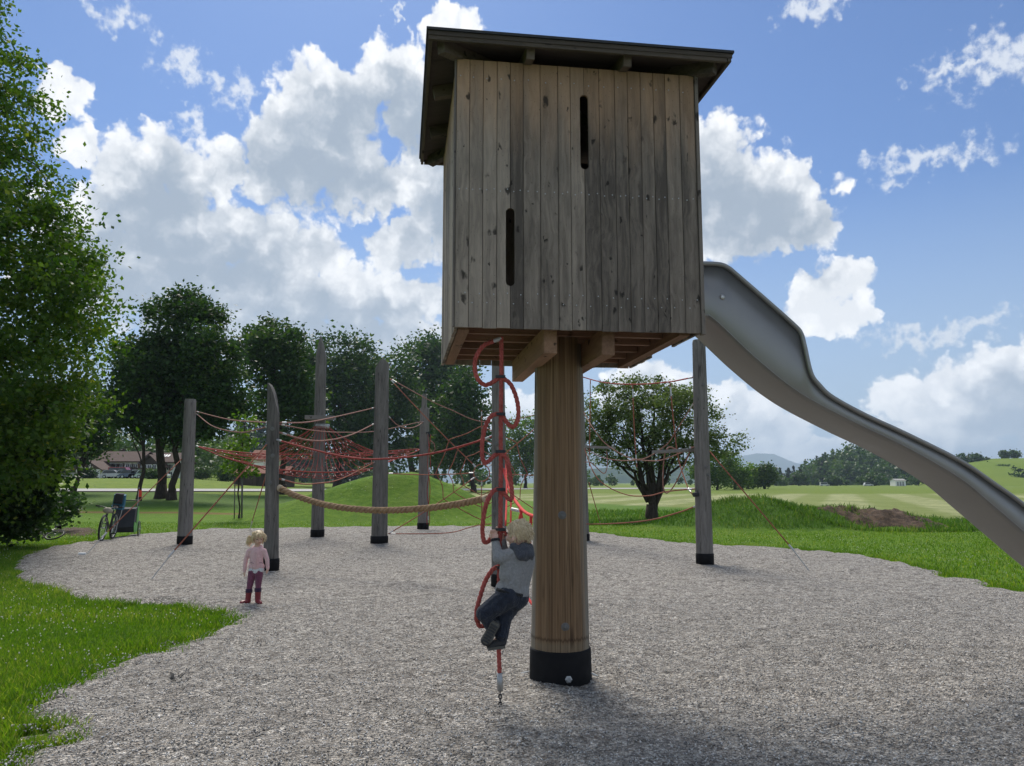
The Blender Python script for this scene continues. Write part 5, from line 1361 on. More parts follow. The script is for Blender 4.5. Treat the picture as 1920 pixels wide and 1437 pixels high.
# small annex with tiled roof between garage and house
o = thing('annex', (wx(198, 147.), 147, z0), 'small annex with brown lean-to roof and two wooden doors', 'shed')
x0, x1 = wx(188, 147), wx(211, 147)
b = MB(); b.box(((x0 + x1) / 2, 149.4, (z0 + ZP(886)) / 2), (x1 - x0, 4.7, ZP(886) - z0)); b.build('wall', MATS['render_white'], o)
b = MB(); V = [(x0 - .3, 146.5, ZP(886.5)), (x1 + .8, 146.5, ZP(886.5)), (x1 + .3, 151.6, ZP(877)), (x0 - .3, 151.6, ZP(877))]
b.add(V + [(p[0], p[1], p[2] + .18) for p in V], [(0, 1, 2, 3), (4, 7, 6, 5), (0, 4, 5, 1), (1, 5, 6, 2), (2, 6, 7, 3), (3, 7, 4, 0)]); b.build('roof', MATS['roof_brown'], o)
for px in (192, 203):
    b = MB(); b.box((wx(px, 147), 146.98, (z0 + ZP(887.5)) / 2), (.8, .1, ZP(887.5) - z0)); b.build('door', MATS['door_wood'], o)
# second farmhouse, gable towards us
D = 154.
z0 = hz(300, D)
o = thing('farmhouse', (wx(300, D), D, z0), 'second white farmhouse with dark balconies behind the dark trunks', 'house')
gable(o, wx(268, D), wx(326, D), D, D + 7, z0, ZP(865), ZP(850.5), 'x', MATS['render_white'], MATS['roof_brown'], 1.0)
gable(o, wx(262, D - 3), wx(298, D - 3), D - 3, D, z0, ZP(872), ZP(856), 'y', MATS['render_white'], MATS['roof_brown'], .8, gable_mat=MATS['dark_wood'])
b = MB(); b.box((wx(281, D), D - 3.8, ZP(882)), (wx(300, D) - wx(262, D), 1.3, .8)); b.build('balcony', MATS['dark_wood'], o)
for px in (270, 279, 288): window(o, wx(px, D - 3), D - 3, ZP(876.5), .8, .9, False); 
for px in (270, 288): window(o, wx(px, D - 3), D - 3, ZP(890), .8, 1.1, False)
for px in (304, 312, 320): window(o, wx(px, D), D, ZP(877), .7, 1.1, px == 312)
for px in (306, 319): window(o, wx(px, D), D, ZP(890), .8, 1.1, False)
for px in (309, 314, 319):
    b = MB(); q = at(px, 861, D + 3.2); k = (ZP(850.5) - ZP(865)) / 3.5
    b.beam((wx(px, D + 3), D + 1.4, ZP(865) + 1.4 * k + .32), (wx(px, D + 3), D + 2.4, ZP(865) + 2.4 * k + .32), .35, .05); b.build('skylight', MATS['white_plastic'], o)
# barn with red roof and log hut
f = hit(480, 911); D = f.y; s_ = D / FPX
o = thing('barn', f, 'dark wooden barn with red tiled roof behind the sapling', 'barn')
x0, x1 = wx(439, D), wx(535, D); ze = at(480, 888, D).z; zr = at(480, 876.5, D + 2.5).z
gable(o, x0, x1, D, D + 5, f.z, ze, zr, 'x', MATS['dark_wood'], MATS['roof_red'], .35, .10)
for px in np.arange(441, 534, 6.):
    b = MB(); b.box((wx(px, D), D - .03, (f.z + ze) / 2), (4.6 * s_, .06, ze - f.z)); b.build('plank', MATS['dark_wood'], o)
o = thing('barn', at(487, 900, D + 22), 'second red tiled roof rising behind the barn', 'barn'); D2 = D + 22
gable(o, wx(470, D2), wx(512, D2), D2, D2 + 6, gh(wx(490, D2), D2), at(480, 861, D2).z, at(480, 846, D2 + 3).z, 'x', MATS['render_white'], MATS['roof_red'], .5, .12)
f = hit(406, 899); D = f.y
o = thing('log_hut', f, 'little dark log hut with white windows between the farm and the barn', 'hut')
gable(o, wx(395, D), wx(418, D), D, D + 4, f.z, at(400, 888, D).z, at(400, 882, D).z, 'y', MATS['dark_wood'], MATS['roof_brown'], .5, .12)
for px in (400, 413): window(o, wx(px, D), D, at(400, 892, D).z, .55, .6, False)
# white shed and vans far across the field
o = thing('white_shed', Vector((wx(1688, 400), 400, 0)), 'long white shed at the far edge of the hay field', 'shed')
gable(o, wx(1679, 400), wx(1698, 400), 400, 406, 0, 2.6, 3.4, 'x', MATS['render_white'], MATS['concrete'], .3, .15)
for px in (1683, 1688, 1693):
    b = MB(); b.box((wx(px, 400), 399.97, 1.1), (.9, .1, 2.0)); b.build('door', MATS['concrete'], o)
# parked cars
def car_paint(name, col):
    m, N, b = material(name); b.inputs['Base Color'].default_value = (*col, 1); b.inputs['Roughness'].default_value = .25; b.inputs['Coat Weight'].default_value = .6
    N.put(b.inputs['Base Color'], N.mix(N.noise(coords(N), 2., 3), tuple(q * .85 for q in col), col)); return m
CARC = [car_paint('car_silver', (.50, .51, .53)), car_paint('car_red', (.28, .012, .016)), car_paint('car_blue', (.05, .085, .15)), car_paint('car_mint', (.45, .55, .52)), car_paint('car_black', (.02, .021, .024)), car_paint('car_white', (.72, .72, .71))]
def car(px, py, D, paint, label, L=4.2, hgt=1.48, van=False, grp='cars parked at the farms'):
    p = at(px, py, D); z0 = gh(p.x, D); o = thing('parked_car', (p.x, D, z0), label, 'car', 0, grp); h = hgt
    lower = [(-L / 2, .30), (-L / 2 + .05, .62), (-L / 2 + .35, .80), (L / 2 - 1.0, .88), (L / 2 - .12, .72), (L / 2, .5), (L / 2 - .03, .28)]
    cabin = [(-L / 2 + .18, .84), (-L / 2 + .62, h - .05), (-L / 2 + 1.0, h), (L / 2 - 1.9, h - .02), (L / 2 - 1.05, .88)] if not van else [(-L / 2 + .03, .82), (-L / 2 + .1, h), (L / 2 - 1.3, h), (L / 2 - .6, .9)]
    fr = ((0, 0, 0), (1, 0, 0), (0, 1, 0), (0, 0, 1))
    b = MB(); b.prism(lower, -.85, .85, fr); b.prism(cabin, -.72, .72, fr); b.build('body', paint, o, world=False)
    cz = [(x * .93, .80 + (z - .80) * .86 + .04) for x, z in cabin]
    b = MB(); b.prism(cz, -.735, .735, fr); b.build('side_window', MATS['glass_dark'], o, world=False)
    for x in (-L / 2 + .8, L / 2 - .85):
        for y in (-.8, .8):
            b = MB(); b.lathe((x, y - .10, .31), [(.20, 0), (.31, .02), (.31, .18), (.20, .2)], 16, axis=(0, 1, 0)); w = b.build('wheel', MATS['rubber'], o, True, world=False)
            b = MB(); b.lathe((x, y - .115 if y < 0 else y + .095, .31), [(.19, 0), (.19, .02)], 12, axis=(0, 1, 0)); b.build('hubcap', MATS['alu'], w, world=False)
    for y in (-.6, .6):
        b = MB(); b.box((L / 2 - .05, y, .66), (.12, .3, .12)); b.build('headlight', MATS['white_plastic'], o, world=False)
    return o
car(214, 893, 139, CARC[0], 'silver parked car at the left end of the row by the farmhouse')
car(228, 893, 140, CARC[1], 'dark red parked van next to the silver car', 4.4, 1.95, True)
car(239, 894, 138, CARC[0], 'grey parked car half hidden right of the red van', 3.9)
car(248, 894, 137, CARC[2], 'dark blue parked car near the thin trunk')
car(266, 894, 137, CARC[5], 'white parked car right behind the thin trunk', 4.0)
car(280, 895, 136, CARC[3], 'pale mint parked car in front of the second farmhouse', 4.4)
car(295, 894, 137, CARC[5], 'white parked car beside the thick dark trunk', 4.0)
car(1546, 912, 395, CARC[5], 'white van far across the hay field left of the round hill', 4.4, 1.9, True, 'vehicles beyond the hay field')
car(1628, 913, 395, CARC[5], 'white vehicle far across the hay field under the slide', 4.6, 1.7, False, 'vehicles beyond the hay field')

# ------------------------------------------------------------------ bicycles and trailer
plain('tyre', (.02, .02, .021), .8); plain('frame_black', (.022, .023, .026), .35); plain('frame_navy', (.02, .025, .055), .35)
plain('fabric_blue', (.03, .14, .22), .8); plain('fabric_green', (.16, .42, .10), .75); plain('fabric_dark', (.035, .037, .042), .85)
plain('flag_red', (.75, .06, .03), .7); plain('bag_beige', (.42, .38, .30), .85); plain('white_rim', (.62, .62, .6), .5)
def frame_at(o, loc, rz=0, roll=0, s=1.):
    o.location = loc; o.rotation_euler = (roll, 0, rz); o.scale = (s, s, s)
def wheel(o, cx, cz, r, tyre=.027, name='wheel', rimmat='alu', y=0, spokes=16):
    b = MB(); P = [(cx + (r - tyre) * math.cos(a), y, cz + (r - tyre) * math.sin(a)) for a in np.linspace(0, 2 * math.pi, 33)[:-1]]
    b.tube(P, tyre, 7, closed=True); w = b.build(name, MATS['tyre'], o, True, world=False)
    b = MB(); b.tube([(cx + (r - 2.2 * tyre) * math.cos(a), y, cz + (r - 2.2 * tyre) * math.sin(a)) for a in np.linspace(0, 2 * math.pi, 33)[:-1]], tyre * .42, 6, closed=True); b.build('rim', MATS[rimmat], w, True, world=False)
    b = MB(); b.lathe((cx, y - .04, cz), [(.012, 0), (.022, .01), (.022, .07), (.012, .08)], 10, axis=(0, 1, 0)); b.build('hub', MATS['alu'], w, world=False)
    b = MB()
    for k in range(spokes):
        a = 2 * math.pi * k / spokes; b.tube([(cx + .02 * math.cos(a + .9), y + (.03 if k % 2 else -.03), cz + .02 * math.sin(a + .9)), (cx + (r - 2.3 * tyre) * math.cos(a), y, cz + (r - 2.3 * tyre) * math.sin(a))], .0024, 4)
    tag(b.build('spokes', MATS['alu'], w, world=False), kind='stuff')
    return w
def bicycle(label, frame, r=.36, wb=1.08, rimmat='alu', seat_h=.95):
    o = thing('bicycle', (0, 0, 0), label, 'bicycle'); PM.pop(o.name)
    L = lambda nm, pts, rad, mat=frame, par=o: None
    def T(nm, pts, rad, mat=frame, par=o, n=8):
        b = MB(); b.tube(pts, rad, n); return b.build(nm, MATS[mat], par, True, world=False)
    wheel(o, 0, r, r, rimmat=rimmat); wheel(o, wb, r, r, rimmat=rimmat)
    bb = (.43, 0, r - .05); st = (.30, 0, r + .38); hd = (wb - .22, 0, r + .42); hl = (wb - .17, 0, r + .30)
    T('down_tube', [bb, hl], .022); T('top_tube', [st, hd], .018); T('seat_tube', [bb, (.27, 0, r + .46)], .018)
    for y in (-.05, .05): T('chain_stay', [bb, (.2, y, r - .02), (0, y, r)], .010); T('seat_stay', [st, (.15, y, r + .19), (0, y, r)], .008)
    T('head_tube', [hd, hl], .024)
    fk = T('fork', [hl, (wb - .11, 0, r + .18)], .02)
    for y in (-.055, .055): T('fork_leg', [(wb - .11, y, r + .20), (wb - .02, y, r)], .013, frame, fk)
    T('stem', [hd, (wb - .25, 0, r + .50), (wb - .20, 0, r + .53)], .016)
    hb = T('handlebar', [(wb - .30, -.33, r + .57), (wb - .24, -.18, r + .57), (wb - .20, 0, r + .53), (wb - .24, .18, r + .57), (wb - .30, .33, r + .57)], .012)
    for y in (-1, 1):
        T('grip', [(wb - .27, y * .24, r + .57), (wb - .31, y * .35, r + .57)], .018, 'rubber', hb); T('brake_lever', [(wb - .24, y * .2, r + .56), (wb - .18, y * .25, r + .52)], .006, 'dark_metal', hb)
    T('seat_post', [(.27, 0, r + .44), (.24, 0, seat_h - .05)], .013, 'alu')
    b = MB(); b.prism([(-.15, -.075), (-.12, -.085), (-.02, -.05), (.13, -.018), (.14, 0), (.13, .018), (-.02, .05), (-.12, .085), (-.15, .075)], -.03, .02, ((.24, 0, seat_h), (1, 0, 0), (0, 0, 1), (0, 1, 0))); b.build('saddle', MATS['rubber'], o, world=False)
    b = MB(); b.lathe((.43, -.075, r - .05), [(.08, 0), (.09, .004), (.09, .008), (.08, .012)], 18, axis=(0, 1, 0)); ch = b.build('chainring', MATS['dark_metal'], o, world=False)
    for s in (-1, 1):
        T('crank', [(.43, s * .08, r - .05), (.43 + s * .12, s * .09, r - .05 - s * .12)], .011, 'alu', ch); b = MB(); b.box((.43 + s * .12, s * .15, r - .05 - s * .12), (.09, .1, .025)); b.build('pedal', MATS['rubber'], ch, world=False)
    b = MB(); b.tube([(.43, -.07, r + .03), (.0, -.06, r + .035)], .004, 5); b.tube([(.43, -.07, r - .13), (.0, -.06, r - .035)], .004, 5); tag(b.build('chain', MATS['dark_metal'], o, world=False), kind='stuff')
    return o
f = Vector((*on_flat(189, 1016), 0)); hdg = R(-78)
bike = bicycle('black bicycle with child seat parked at the far lawn in front of the trailer', 'frame_black', .37, 1.08)
fw = Vector((math.cos(hdg), math.sin(hdg), 0)); frame_at(bike, f - fw * 1.08, hdg, R(-5))
b = MB(); b.prism([(-.10, .0), (.12, 0), (.14, .10), (.05, .12), (.02, .40), (-.10, .44), (-.14, .25)], -.15, .15, ((-.12, 0, .84), (1, 0, 0), (0, 1, 0), (0, 0, 1))); cs = b.build('child_seat', MATS['fabric_blue'], bike, world=False)
b = MB(); b.prism([(-.02, .3), (.06, .14), (.09, .18), (.04, .42), (-.04, .45)], -.11, .11, ((-.10, 0, .86), (1, 0, 0), (0, 1, 0), (0, 0, 1))); b.build('cushion', MATS['fabric_dark'], cs, world=False)
b = MB(); b.ball((.88, 0, .84), (.09, .13, .085), 12, 8); b.build('handlebar_bag', MATS['bag_beige'], bike, True, world=False)
b = MB(); b.tube([(.0, .08, .40), (.0, .14, .75), (-.05, .14, .95)], .010, 6); b.build('carrier', MATS['alu'], bike, world=False)
# trailer
tr = thing('bicycle_trailer', (0, 0, 0), 'green and black child bicycle trailer with a red pennant behind the parked bicycle', 'bicycle trailer'); PM.pop(tr.name)
tl_c = at(236, 985, 24.1); frame_at(tr, (tl_c.x, 24.1, gh(tl_c.x, 24.1)), R(-72))
fr = ((0, 0, 0), (1, 0, 0), (0, 1, 0), (0, 0, 1))
b = MB(); b.prism([(-.35, .20), (.38, .18), (.46, .34), (.18, .86), (-.34, .90), (-.42, .50)], -.27, .27, fr); body = b.build('cabin', MATS['fabric_dark'], tr, world=False)
for y in (-1, 1):
    b = MB(); b.prism([(-.37, .18), (.40, .17), (.48, .34), (.40, .48), (.02, .42), (-.20, .92), (-.36, .92), (-.44, .50)], y * .275, y * .295, fr); b.build('side_panel', MATS['fabric_green'], body, world=False)
    wheel(tr, -.05, .25, .25, .018, y=y * .36, rimmat='white_rim', spokes=12)
b = MB(); b.tube([(.36, -.25, .22), (.75, -.28, .25), (1.15, -.15, .36)], .016, 7); b.build('drawbar', MATS['alu'], tr, True, world=False)
b = MB(); b.tube([(-.3, -.26, .86), (-.48, -.26, 1.02), (-.56, -.26, 1.10), (-.56, .26, 1.10), (-.48, .26, 1.02), (-.3, .26, .86)], .016, 7); b.build('push_handle', MATS['dark_metal'], tr, True, world=False)
b = MB(); b.tube([(-.38, .24, .75), (-.42, .25, 1.50)], .006, 5); mast = b.build('pennant_pole', MATS['white_plastic'], tr, world=False)
b = MB(); b.prism([(0, 0), (.01, .24), (-.09, .20), (-.10, .02)], 0, .008, ((-.42, .25, 1.20), (.6, -.8, 0), (.8, .6, 0), (0, 0, 1))); b.build('pennant', MATS['flag_red'], mast, world=False)
# child's bicycle lying in the grass
fb_ = bicycle('small navy bicycle lying on its side at the edge of the dark shrub', 'frame_navy', .37, 1.0, 'white_rim')
p = Vector((*on_flat(92, 1019), 0)); frame_at(fb_, (p.x + .05, p.y - .1, .10), R(176), R(62), .68)

# ------------------------------------------------------------------ people
def organic(name, caps, balls, mat, parent, voxel=.008, smooth=4, boxes=()):
    """one continuous skin grown over tapered limbs (p, q, r0, r1) and ellipsoids (c, radii, rot)"""
    b = MB()
    for p, q, r0, r1 in caps:
        p, q = Vector(p), Vector(q); n = max(3, int((q - p).length / max(.004, min(r0, r1)) * 1.2)); n = min(n, 14)
        for t in np.linspace(0, 1, n): b.ball(p.lerp(q, t), r0 + (r1 - r0) * t, 10, 7)
        b.tube([p, q], [r0, r1], 10)
    for c, rad, rot in balls: b.ball(c, rad, 16, 12, rot)
    o = bpy.data.objects.new(name, b.mesh(name, None)); COL.objects.link(o)
    m = o.modifiers.new('r', 'REMESH'); m.mode = 'VOXEL'; m.voxel_size = voxel
    s = o.modifiers.new('s', 'SMOOTH'); s.iterations = smooth; s.factor = .5
    me = bpy.data.meshes.new_from_object(o.evaluated_get(bpy.context.evaluated_depsgraph_get()))
    bpy.data.objects.remove(o, do_unlink=True)
    me.polygons.foreach_set('use_smooth', [True] * len(me.polygons)); me.materials.clear(); me.materials.append(mat)
    pm = PM[parent.name]; me.transform(pm.inverted()); me.name = name
    o = link(name, me, parent); PM[o.name] = pm; return o
def skin_material():
    m, N, b = material('skin'); c = coords(N)
    N.put(b.inputs['Base Color'], N.mix(N.noise(c, 30, 3), (.56, .34, .25), (.66, .43, .33))); b.inputs['Roughness'].default_value = .55
    b.inputs['Subsurface Weight'].default_value = .12; b.inputs['Subsurface Radius'].default_value = (.01, .004, .002); return m
SKIN = skin_material()
def cloth(name, c1, c2, scale=30., rough=.9, patt=None):
    m, N, b = material(name); c = coords(N); n = N.noise(c, scale, 4, .7)
    col = N.mix(N.mapr(n, .3, .7), c1, c2)
    if patt: col = N.mix(N.mapr(N.vor(c, 45), .25, .32, .8, 0), col, patt)
    N.put(b.inputs['Base Color'], col); b.inputs['Roughness'].default_value = rough; b.inputs['Specular IOR Level'].default_value = .2
    b.inputs['Sheen Weight'].default_value = .15
    bump(N, b, N.m('ADD', N.noise(c, 260, 2), N.m('MULTIPLY', N.noise(N.v('MULTIPLY', c, (1, 1, .55)), 17, 4, .6, dist=1.2), 7.)), .75, .008); return m
cloth('pink_cotton', (.76, .46, .48), (.86, .58, .58)); cloth('white_print', (.68, .67, .70), (.78, .77, .79), patt=(.20, .18, .30)); cloth('mauve', (.17, .055, .10), (.23, .08, .135))
cloth('purple_sock', (.045, .02, .05), (.07, .035, .075)); plain('red_rubber', (.20, .018, .026), .45); plain('boot_sole', (.10, .015, .015), .7)
cloth('grey_knit', (.25, .25, .25), (.34, .335, .33), 60); cloth('navy_knit', (.055, .06, .075), (.085, .09, .105)); cloth('denim', (.014, .018, .030), (.035, .042, .062), 18)
plain('shoe_dark', (.035, .036, .038), .75, var=.4); plain('shoe_sole', (.10, .095, .08), .8, var=.3); plain('eye', (.02, .02, .03), .2); plain('lip', (.45, .17, .15), .5)
cloth('cuff_black', (.012, .012, .014), (.02, .02, .022))
def hair_material(name, a, b2):
    m, N, b = material(name); c = coords(N); n = N.noise(N.v('MULTIPLY', c, (160, 160, 26)), 1.0, 4, .7)
    N.put(b.inputs['Base Color'], N.mix(N.mapr(n, .3, .7), a, b2)); b.inputs['Roughness'].default_value = .5; bump(N, b, n, .8, .006); return m
HAIR1 = hair_material('hair_blonde', (.55, .40, .21), (.92, .78, .52)); HAIR2 = hair_material('hair_sand', (.46, .34, .19), (.88, .74, .50))
def strands_hair(name, roots, mat, parent, r=.0035):
    b = MB()
    for P in roots: b.tube(P, [r, r, r * .9, r * .4] if len(P) == 4 else r, 5)
    o = b.build(name, mat, parent, True); o['kind'] = 'stuff'; return o

# ---- girl
GD = 10.82
def g(zx, zy, dy=0.): return at(420 + zx / 7.186, 960 + zy / 7.186, GD + dy)
girl = thing('person', Vector((g(365, 1240).x, GD, gravel_z(0, 0) * 0)), 'small child in pink zip jacket, mauve leggings and red rubber boots standing on the gravel', 'person')
hc_ = g(462, 352); neck = g(447, 470)
def hand(sx, wrist, tip, fing):       # relaxed hand: palm, four fingers, thumb
    w, t = Vector(wrist), Vector(tip); d = (t - w).normalized(); caps = [(w, w + d * .022, .013, .016), (w + d * .02, w + d * .036, .016, .014)]
    side = Vector((1, 0, 0))
    for k, ln in enumerate((.026, .031, .030, .023)):
        p = w + d * .038 + Vector((0, (k - 1.5) * .0085, 0)); q = p + d * ln * .55 + side * sx * .002; e = q + d * ln * .5 + side * sx * .008 + Vector((0, .002, 0)); caps += [(p, q, .0062, .0056), (q, e, .0056, .0048)]
    p = w + d * .016 + Vector((sx * .010, -.012, 0)); caps += [(p, p + d * .02 + Vector((sx * .008, -.006, 0)), .0066, .0058), (p + d * .02 + Vector((sx * .008, -.006, 0)), p + d * .034 + Vector((sx * .004, -.006, 0)), .0056, .0048)]
    return caps
tilt = Matrix.Rotation(R(28), 3, 'Z')
caps = [(g(452, 430), neck, .036, .034), (neck, g(440, 560), .040, .06), (g(440, 560), g(430, 745), .055, .05), (g(338, 535), g(293, 650), .024, .020), (g(290, 650), g(275, 800), .021, .016), (g(545, 535), g(583, 650), .024, .020), (g(585, 650), g(588, 765), .021, .016),
        (g(445, 540), g(345, 535), .036, .026), (g(445, 540), g(540, 535), .036, .026), (g(385, 800), g(345, 1000), .05, .036), (g(345, 1000), g(325, 1190), .034, .026), (g(470, 800), g(462, 985), .05, .036), (g(462, 985), g(455, 1190), .034, .026), (g(325, 1195), g(265, 1225, -.05), .024, .022), (g(455, 1195), g(480, 1225, -.07), .024, .022)]
caps += hand(1, g(275, 800), g(272, 860), 1) + hand(-1, g(589, 765), g(585, 815), 1)
fwd = (tilt @ Vector((0, -1, 0)))
look = (fwd + Vector((0, 0, -.28))).normalized(); sidev = look.cross(Vector((0, 0, 1))).normalized(); upv = sidev.cross(look)
balls = [(hc_, (.066, .076, .088), tilt), (hc_ + look * .02 - upv * .030, (.054, .060, .058), tilt), (hc_ + look * .083 - upv * .012, (.009, .010, .011), None), (hc_ + look * .066 - upv * .028 + sidev * .028, (.022, .018, .022), None), (hc_ + look * .066 - upv * .028 - sidev * .028, (.022, .018, .022), None), (hc_ + look * .058 - upv * .068, (.018, .016, .015), None)]
body = organic('body', caps, balls, SKIN, girl, .006, 3)
for s in (-1, 1):
    b = MB(); b.ball(hc_ + look * .071 + sidev * s * .027 + upv * .004, (.009, .007, .0062)); b.build('eye', MATS['eye'], body, True)
b = MB(); b.ball(hc_ + look * .077 - upv * .042, (.014, .006, .0045)); b.build('mouth', MATS['lip'], body, True)
jk = [(neck - Vector((0, 0, .012)), g(440, 540), .042, .066), (g(400, 515), g(338, 530), .046, .036), (g(480, 515), g(542, 530), .046, .036), (g(334, 535), g(293, 650), .034, .030), (g(293, 650), g(277, 785), .030, .025), (g(546, 535), g(583, 650), .034, .030), (g(583, 650), g(588, 750), .030, .025),
      (g(402, 540), g(392, 730), .052, .050), (g(474, 540), g(478, 730), .052, .050), (g(438, 540, -.01), g(434, 735, -.01), .068, .066)]
jk += [(g(276, 775), g(275, 798), .027, .024), (g(588, 740), g(589, 762), .027, .024), (g(372, 735), g(500, 735), .048, .048)]
jacket = organic('jacket', jk, [(neck + Vector((0, .035, -.005)), (.075, .05, .03), None)], MATS['pink_cotton'], girl, .007, 4)
b = MB(); b.tube([g(445, 490, -.085), g(442, 600, -.092), g(440, 745, -.088)], .0035, 5); b.build('zip', MATS['pink_cotton'], jacket, True)
for zx in (372, 500):
    b = MB(); b.tube([g(zx - 28, 690, -.07), g(zx, 684, -.083), g(zx + 28, 696, -.078)], .003, 5); b.build('pocket_seam', MATS['mauve'], jacket, True)
organic('shirt_hem', [(g(385, 775), g(490, 770), .050, .050), (g(382, 786), g(492, 782), .051, .051), (g(437, 770), g(437, 790), .066, .066)], [], MATS['white_print'], girl, .007, 3)
organic('leggings', [(g(385, 810), g(475, 810), .056, .056), (g(382, 820), g(347, 1000), .058, .041), (g(347, 1000), g(335, 1080), .040, .034), (g(472, 820), g(463, 985), .058, .041), (g(463, 985), g(458, 1070), .040, .034)], [], MATS['mauve'], girl, .006, 3)
for a, c, toe in ((g(337, 1055), g(322, 1195), g(235, 1228, -.07)), (g(459, 1045), g(456, 1195), g(490, 1228, -.10))):
    heel = c + Vector((0, .02, -.012))
    bt = organic('boot', [(a, c, .042, .038), (c, heel, .038, .036), (c + Vector((0, 0, -.012)), toe, .034, .027), (heel, toe, .03, .024)], [], MATS['red_rubber'], girl, .006, 3)
    b = MB(); b.lathe(a + Vector((0, 0, -.030)), [(.044, 0), (.0455, .005), (.0455, .045), (.040, .05)], 18); b.build('sock_cuff', MATS['purple_sock'], bt, True)
    lo = min(heel.z, toe.z) - .038
    b = MB(); b.beam(Vector((heel.x, heel.y + .02, .012)), Vector((toe.x, toe.y - .02, .012)), .058, .024); b.build('sole', MATS['boot_sole'], bt)
rs = np.random.default_rng(8); roots = []
for _ in range(420):
    d = rs.normal(size=3); d /= np.linalg.norm(d); d = Vector(d)
    if d.dot(look) > .42 and d.dot(upv) < .62: continue
    if d.dot(upv) < -.35: continue
    p = hc_ + Vector((d.x * .070, d.y * .080, d.z * .090)); t = (Vector((0, 0, -1)) - d * (-d.z)).normalized() * .035
    roots.append([p, p + t * .5 + d * .008, p + t + d * .007 + Vector(rs.normal(size=3)) * .004, p + t * 1.6 + d * .004 + Vector(rs.normal(size=3)) * .008])
pig = g(355, 345, .02)
for k in range(80):
    o_ = Vector(rs.normal(size=3)) * .010; e = Vector(rs.normal(size=3)) * .016
    roots.append([pig + o_, pig + Vector((-.022, .0, -.01)) + o_ * .8 + e * .4, pig + Vector((-.020, 0, -.05)) + o_ * .8 + e * .7, pig + Vector((-.014, 0, -.095)) + e])
pig2 = g(535, 320, .03)
for k in range(10):
    o_ = Vector(rs.normal(size=3)) * .010; e = Vector(rs.normal(size=3)) * .014
    roots.append([pig2 + o_, pig2 + Vector((.022, .0, -.01)) + o_ + e * .5, pig2 + Vector((.024, 0, -.045)) + o_ + e, pig2 + Vector((.020, 0, -.085)) + e * 1.3])
cap = organic('hair', [], [(hc_ - look * .012 + upv * .012, (.073, .079, .088), tilt)], HAIR1, girl, .007, 2)
# open the cap at the face so that only scalp hair stays
bm = bmesh.new(); bm.from_mesh(cap.data); lc = PM[girl.name].inverted() @ hc_
bmesh.ops.delete(bm, geom=[v for v in bm.verts if (v.co - lc).dot(look) > .028 and (v.co - lc).dot(upv) < .052 or (v.co - lc).dot(upv) < -.055], context='VERTS'); bm.to_mesh(cap.data); bm.free()
strands_hair('locks', roots, HAIR1, cap, .0042)
b = MB(); b.tube([pig + Vector((0, .014 * math.cos(a), .014 * math.sin(a))) for a in np.linspace(0, 6.28, 11)[:-1]], .005, 6, closed=True); b.build('hair_tie', MATS['purple_sock'], cap, True)

# ---- boy climbing
YD = 5.90
def q(zx, zy, dy=0.): return at(840 + zx / 3.503, 930 + zy / 3.503, YD + dy)
boy = thing('person', q(400, 990), 'small fair-haired child in grey hooded sweater and dark jeans clinging to the red climbing rope', 'person')
bh = q(466, 243); face = Vector((-.86, .50, -.04)).normalized(); fs = face.cross(Vector((0, 0, 1))).normalized()
rotf = Matrix.Rotation(math.atan2(face.y, face.x), 3, 'Z')
grip = q(332, 238, .06)
caps = [(q(456, 300), q(452, 345), .046, .044), (q(452, 345), q(470, 420), .05, .09), (q(470, 420), q(420, 620), .09, .085), (q(425, 385, -.06), q(328, 408, -.07), .036, .03), (q(328, 408, -.07), q(312, 300, -.01), .028, .021), (q(430, 370, .10), q(365, 400, .14), .034, .03), (q(365, 400, .14), q(356, 280, .10), .028, .02),
        (q(400, 660, -.04), q(240, 778, -.05), .07, .05), (q(240, 778, -.05), q(278, 860, -.02), .045, .034), (q(425, 660, .04), q(365, 800, .02), .07, .05), (q(365, 800, .02), q(350, 930, .0), .045, .033), (q(350, 935), q(295, 975, .0), .03, .026), (q(282, 865, -.02), q(262, 945, -.05), .03, .026), (q(400, 640), q(420, 660), .085, .085)]
def grip_hand(w, c, ax):
    """palm at w, four fingers and a thumb closed round the rope at c (axis ax)"""
    w, c, ax = Vector(w), Vector(c), Vector(ax).normalized(); v = (w - c); v -= ax * v.dot(ax); v = v.normalized(); u = ax.cross(v); out = [(w, c + v * .034, .019, .020)]
    for k, ln in enumerate((2.6, 2.9, 2.75, 2.4)):
        P = [c + ax * (k - 1.5) * .0125 + (v * math.cos(a) + u * math.sin(a)) * .029 for a in np.linspace(-.2, ln, 5)]
        out += [(P[i], P[i + 1], .0085, .0080) for i in range(4)]
    P = [c + ax * -.030 + (v * math.cos(a) + u * math.sin(a)) * .029 for a in (0, -.9, -1.7)]; out += [(P[i], P[i + 1], .0092, .0085) for i in range(2)]
    return out
caps += grip_hand(q(314, 290, -.01), q(300, 248, .0), (.9, 0, .45)) + grip_hand(q(356, 275, .1), q(345, 222, .08), (0, 0, 1))
balls = [(bh, (.088, .074, .092), rotf), (bh + face * .030 - Vector((0, 0, .034)), (.062, .058, .060), rotf), (bh + face * .094 - Vector((0, 0, .014)), (.011, .009, .011), None), (bh + face * .066 - Vector((0, 0, .036)) - fs * .03, (.026, .022, .026), None), (bh + face * .066 - Vector((0, 0, .036)) + fs * .03, (.026, .022, .026), None),
         (q(429, 284, -.072), (.014, .009, .021), Matrix.Rotation(R(20), 3, 'Y')), (bh + fs * -.075 - Vector((0, 0, .012)), (.014, .008, .02), None), (bh + fs * .075 - Vector((0, 0, .012)), (.014, .008, .02), None)]
bb_ = organic('body', caps, balls, SKIN, boy, .0065, 3)
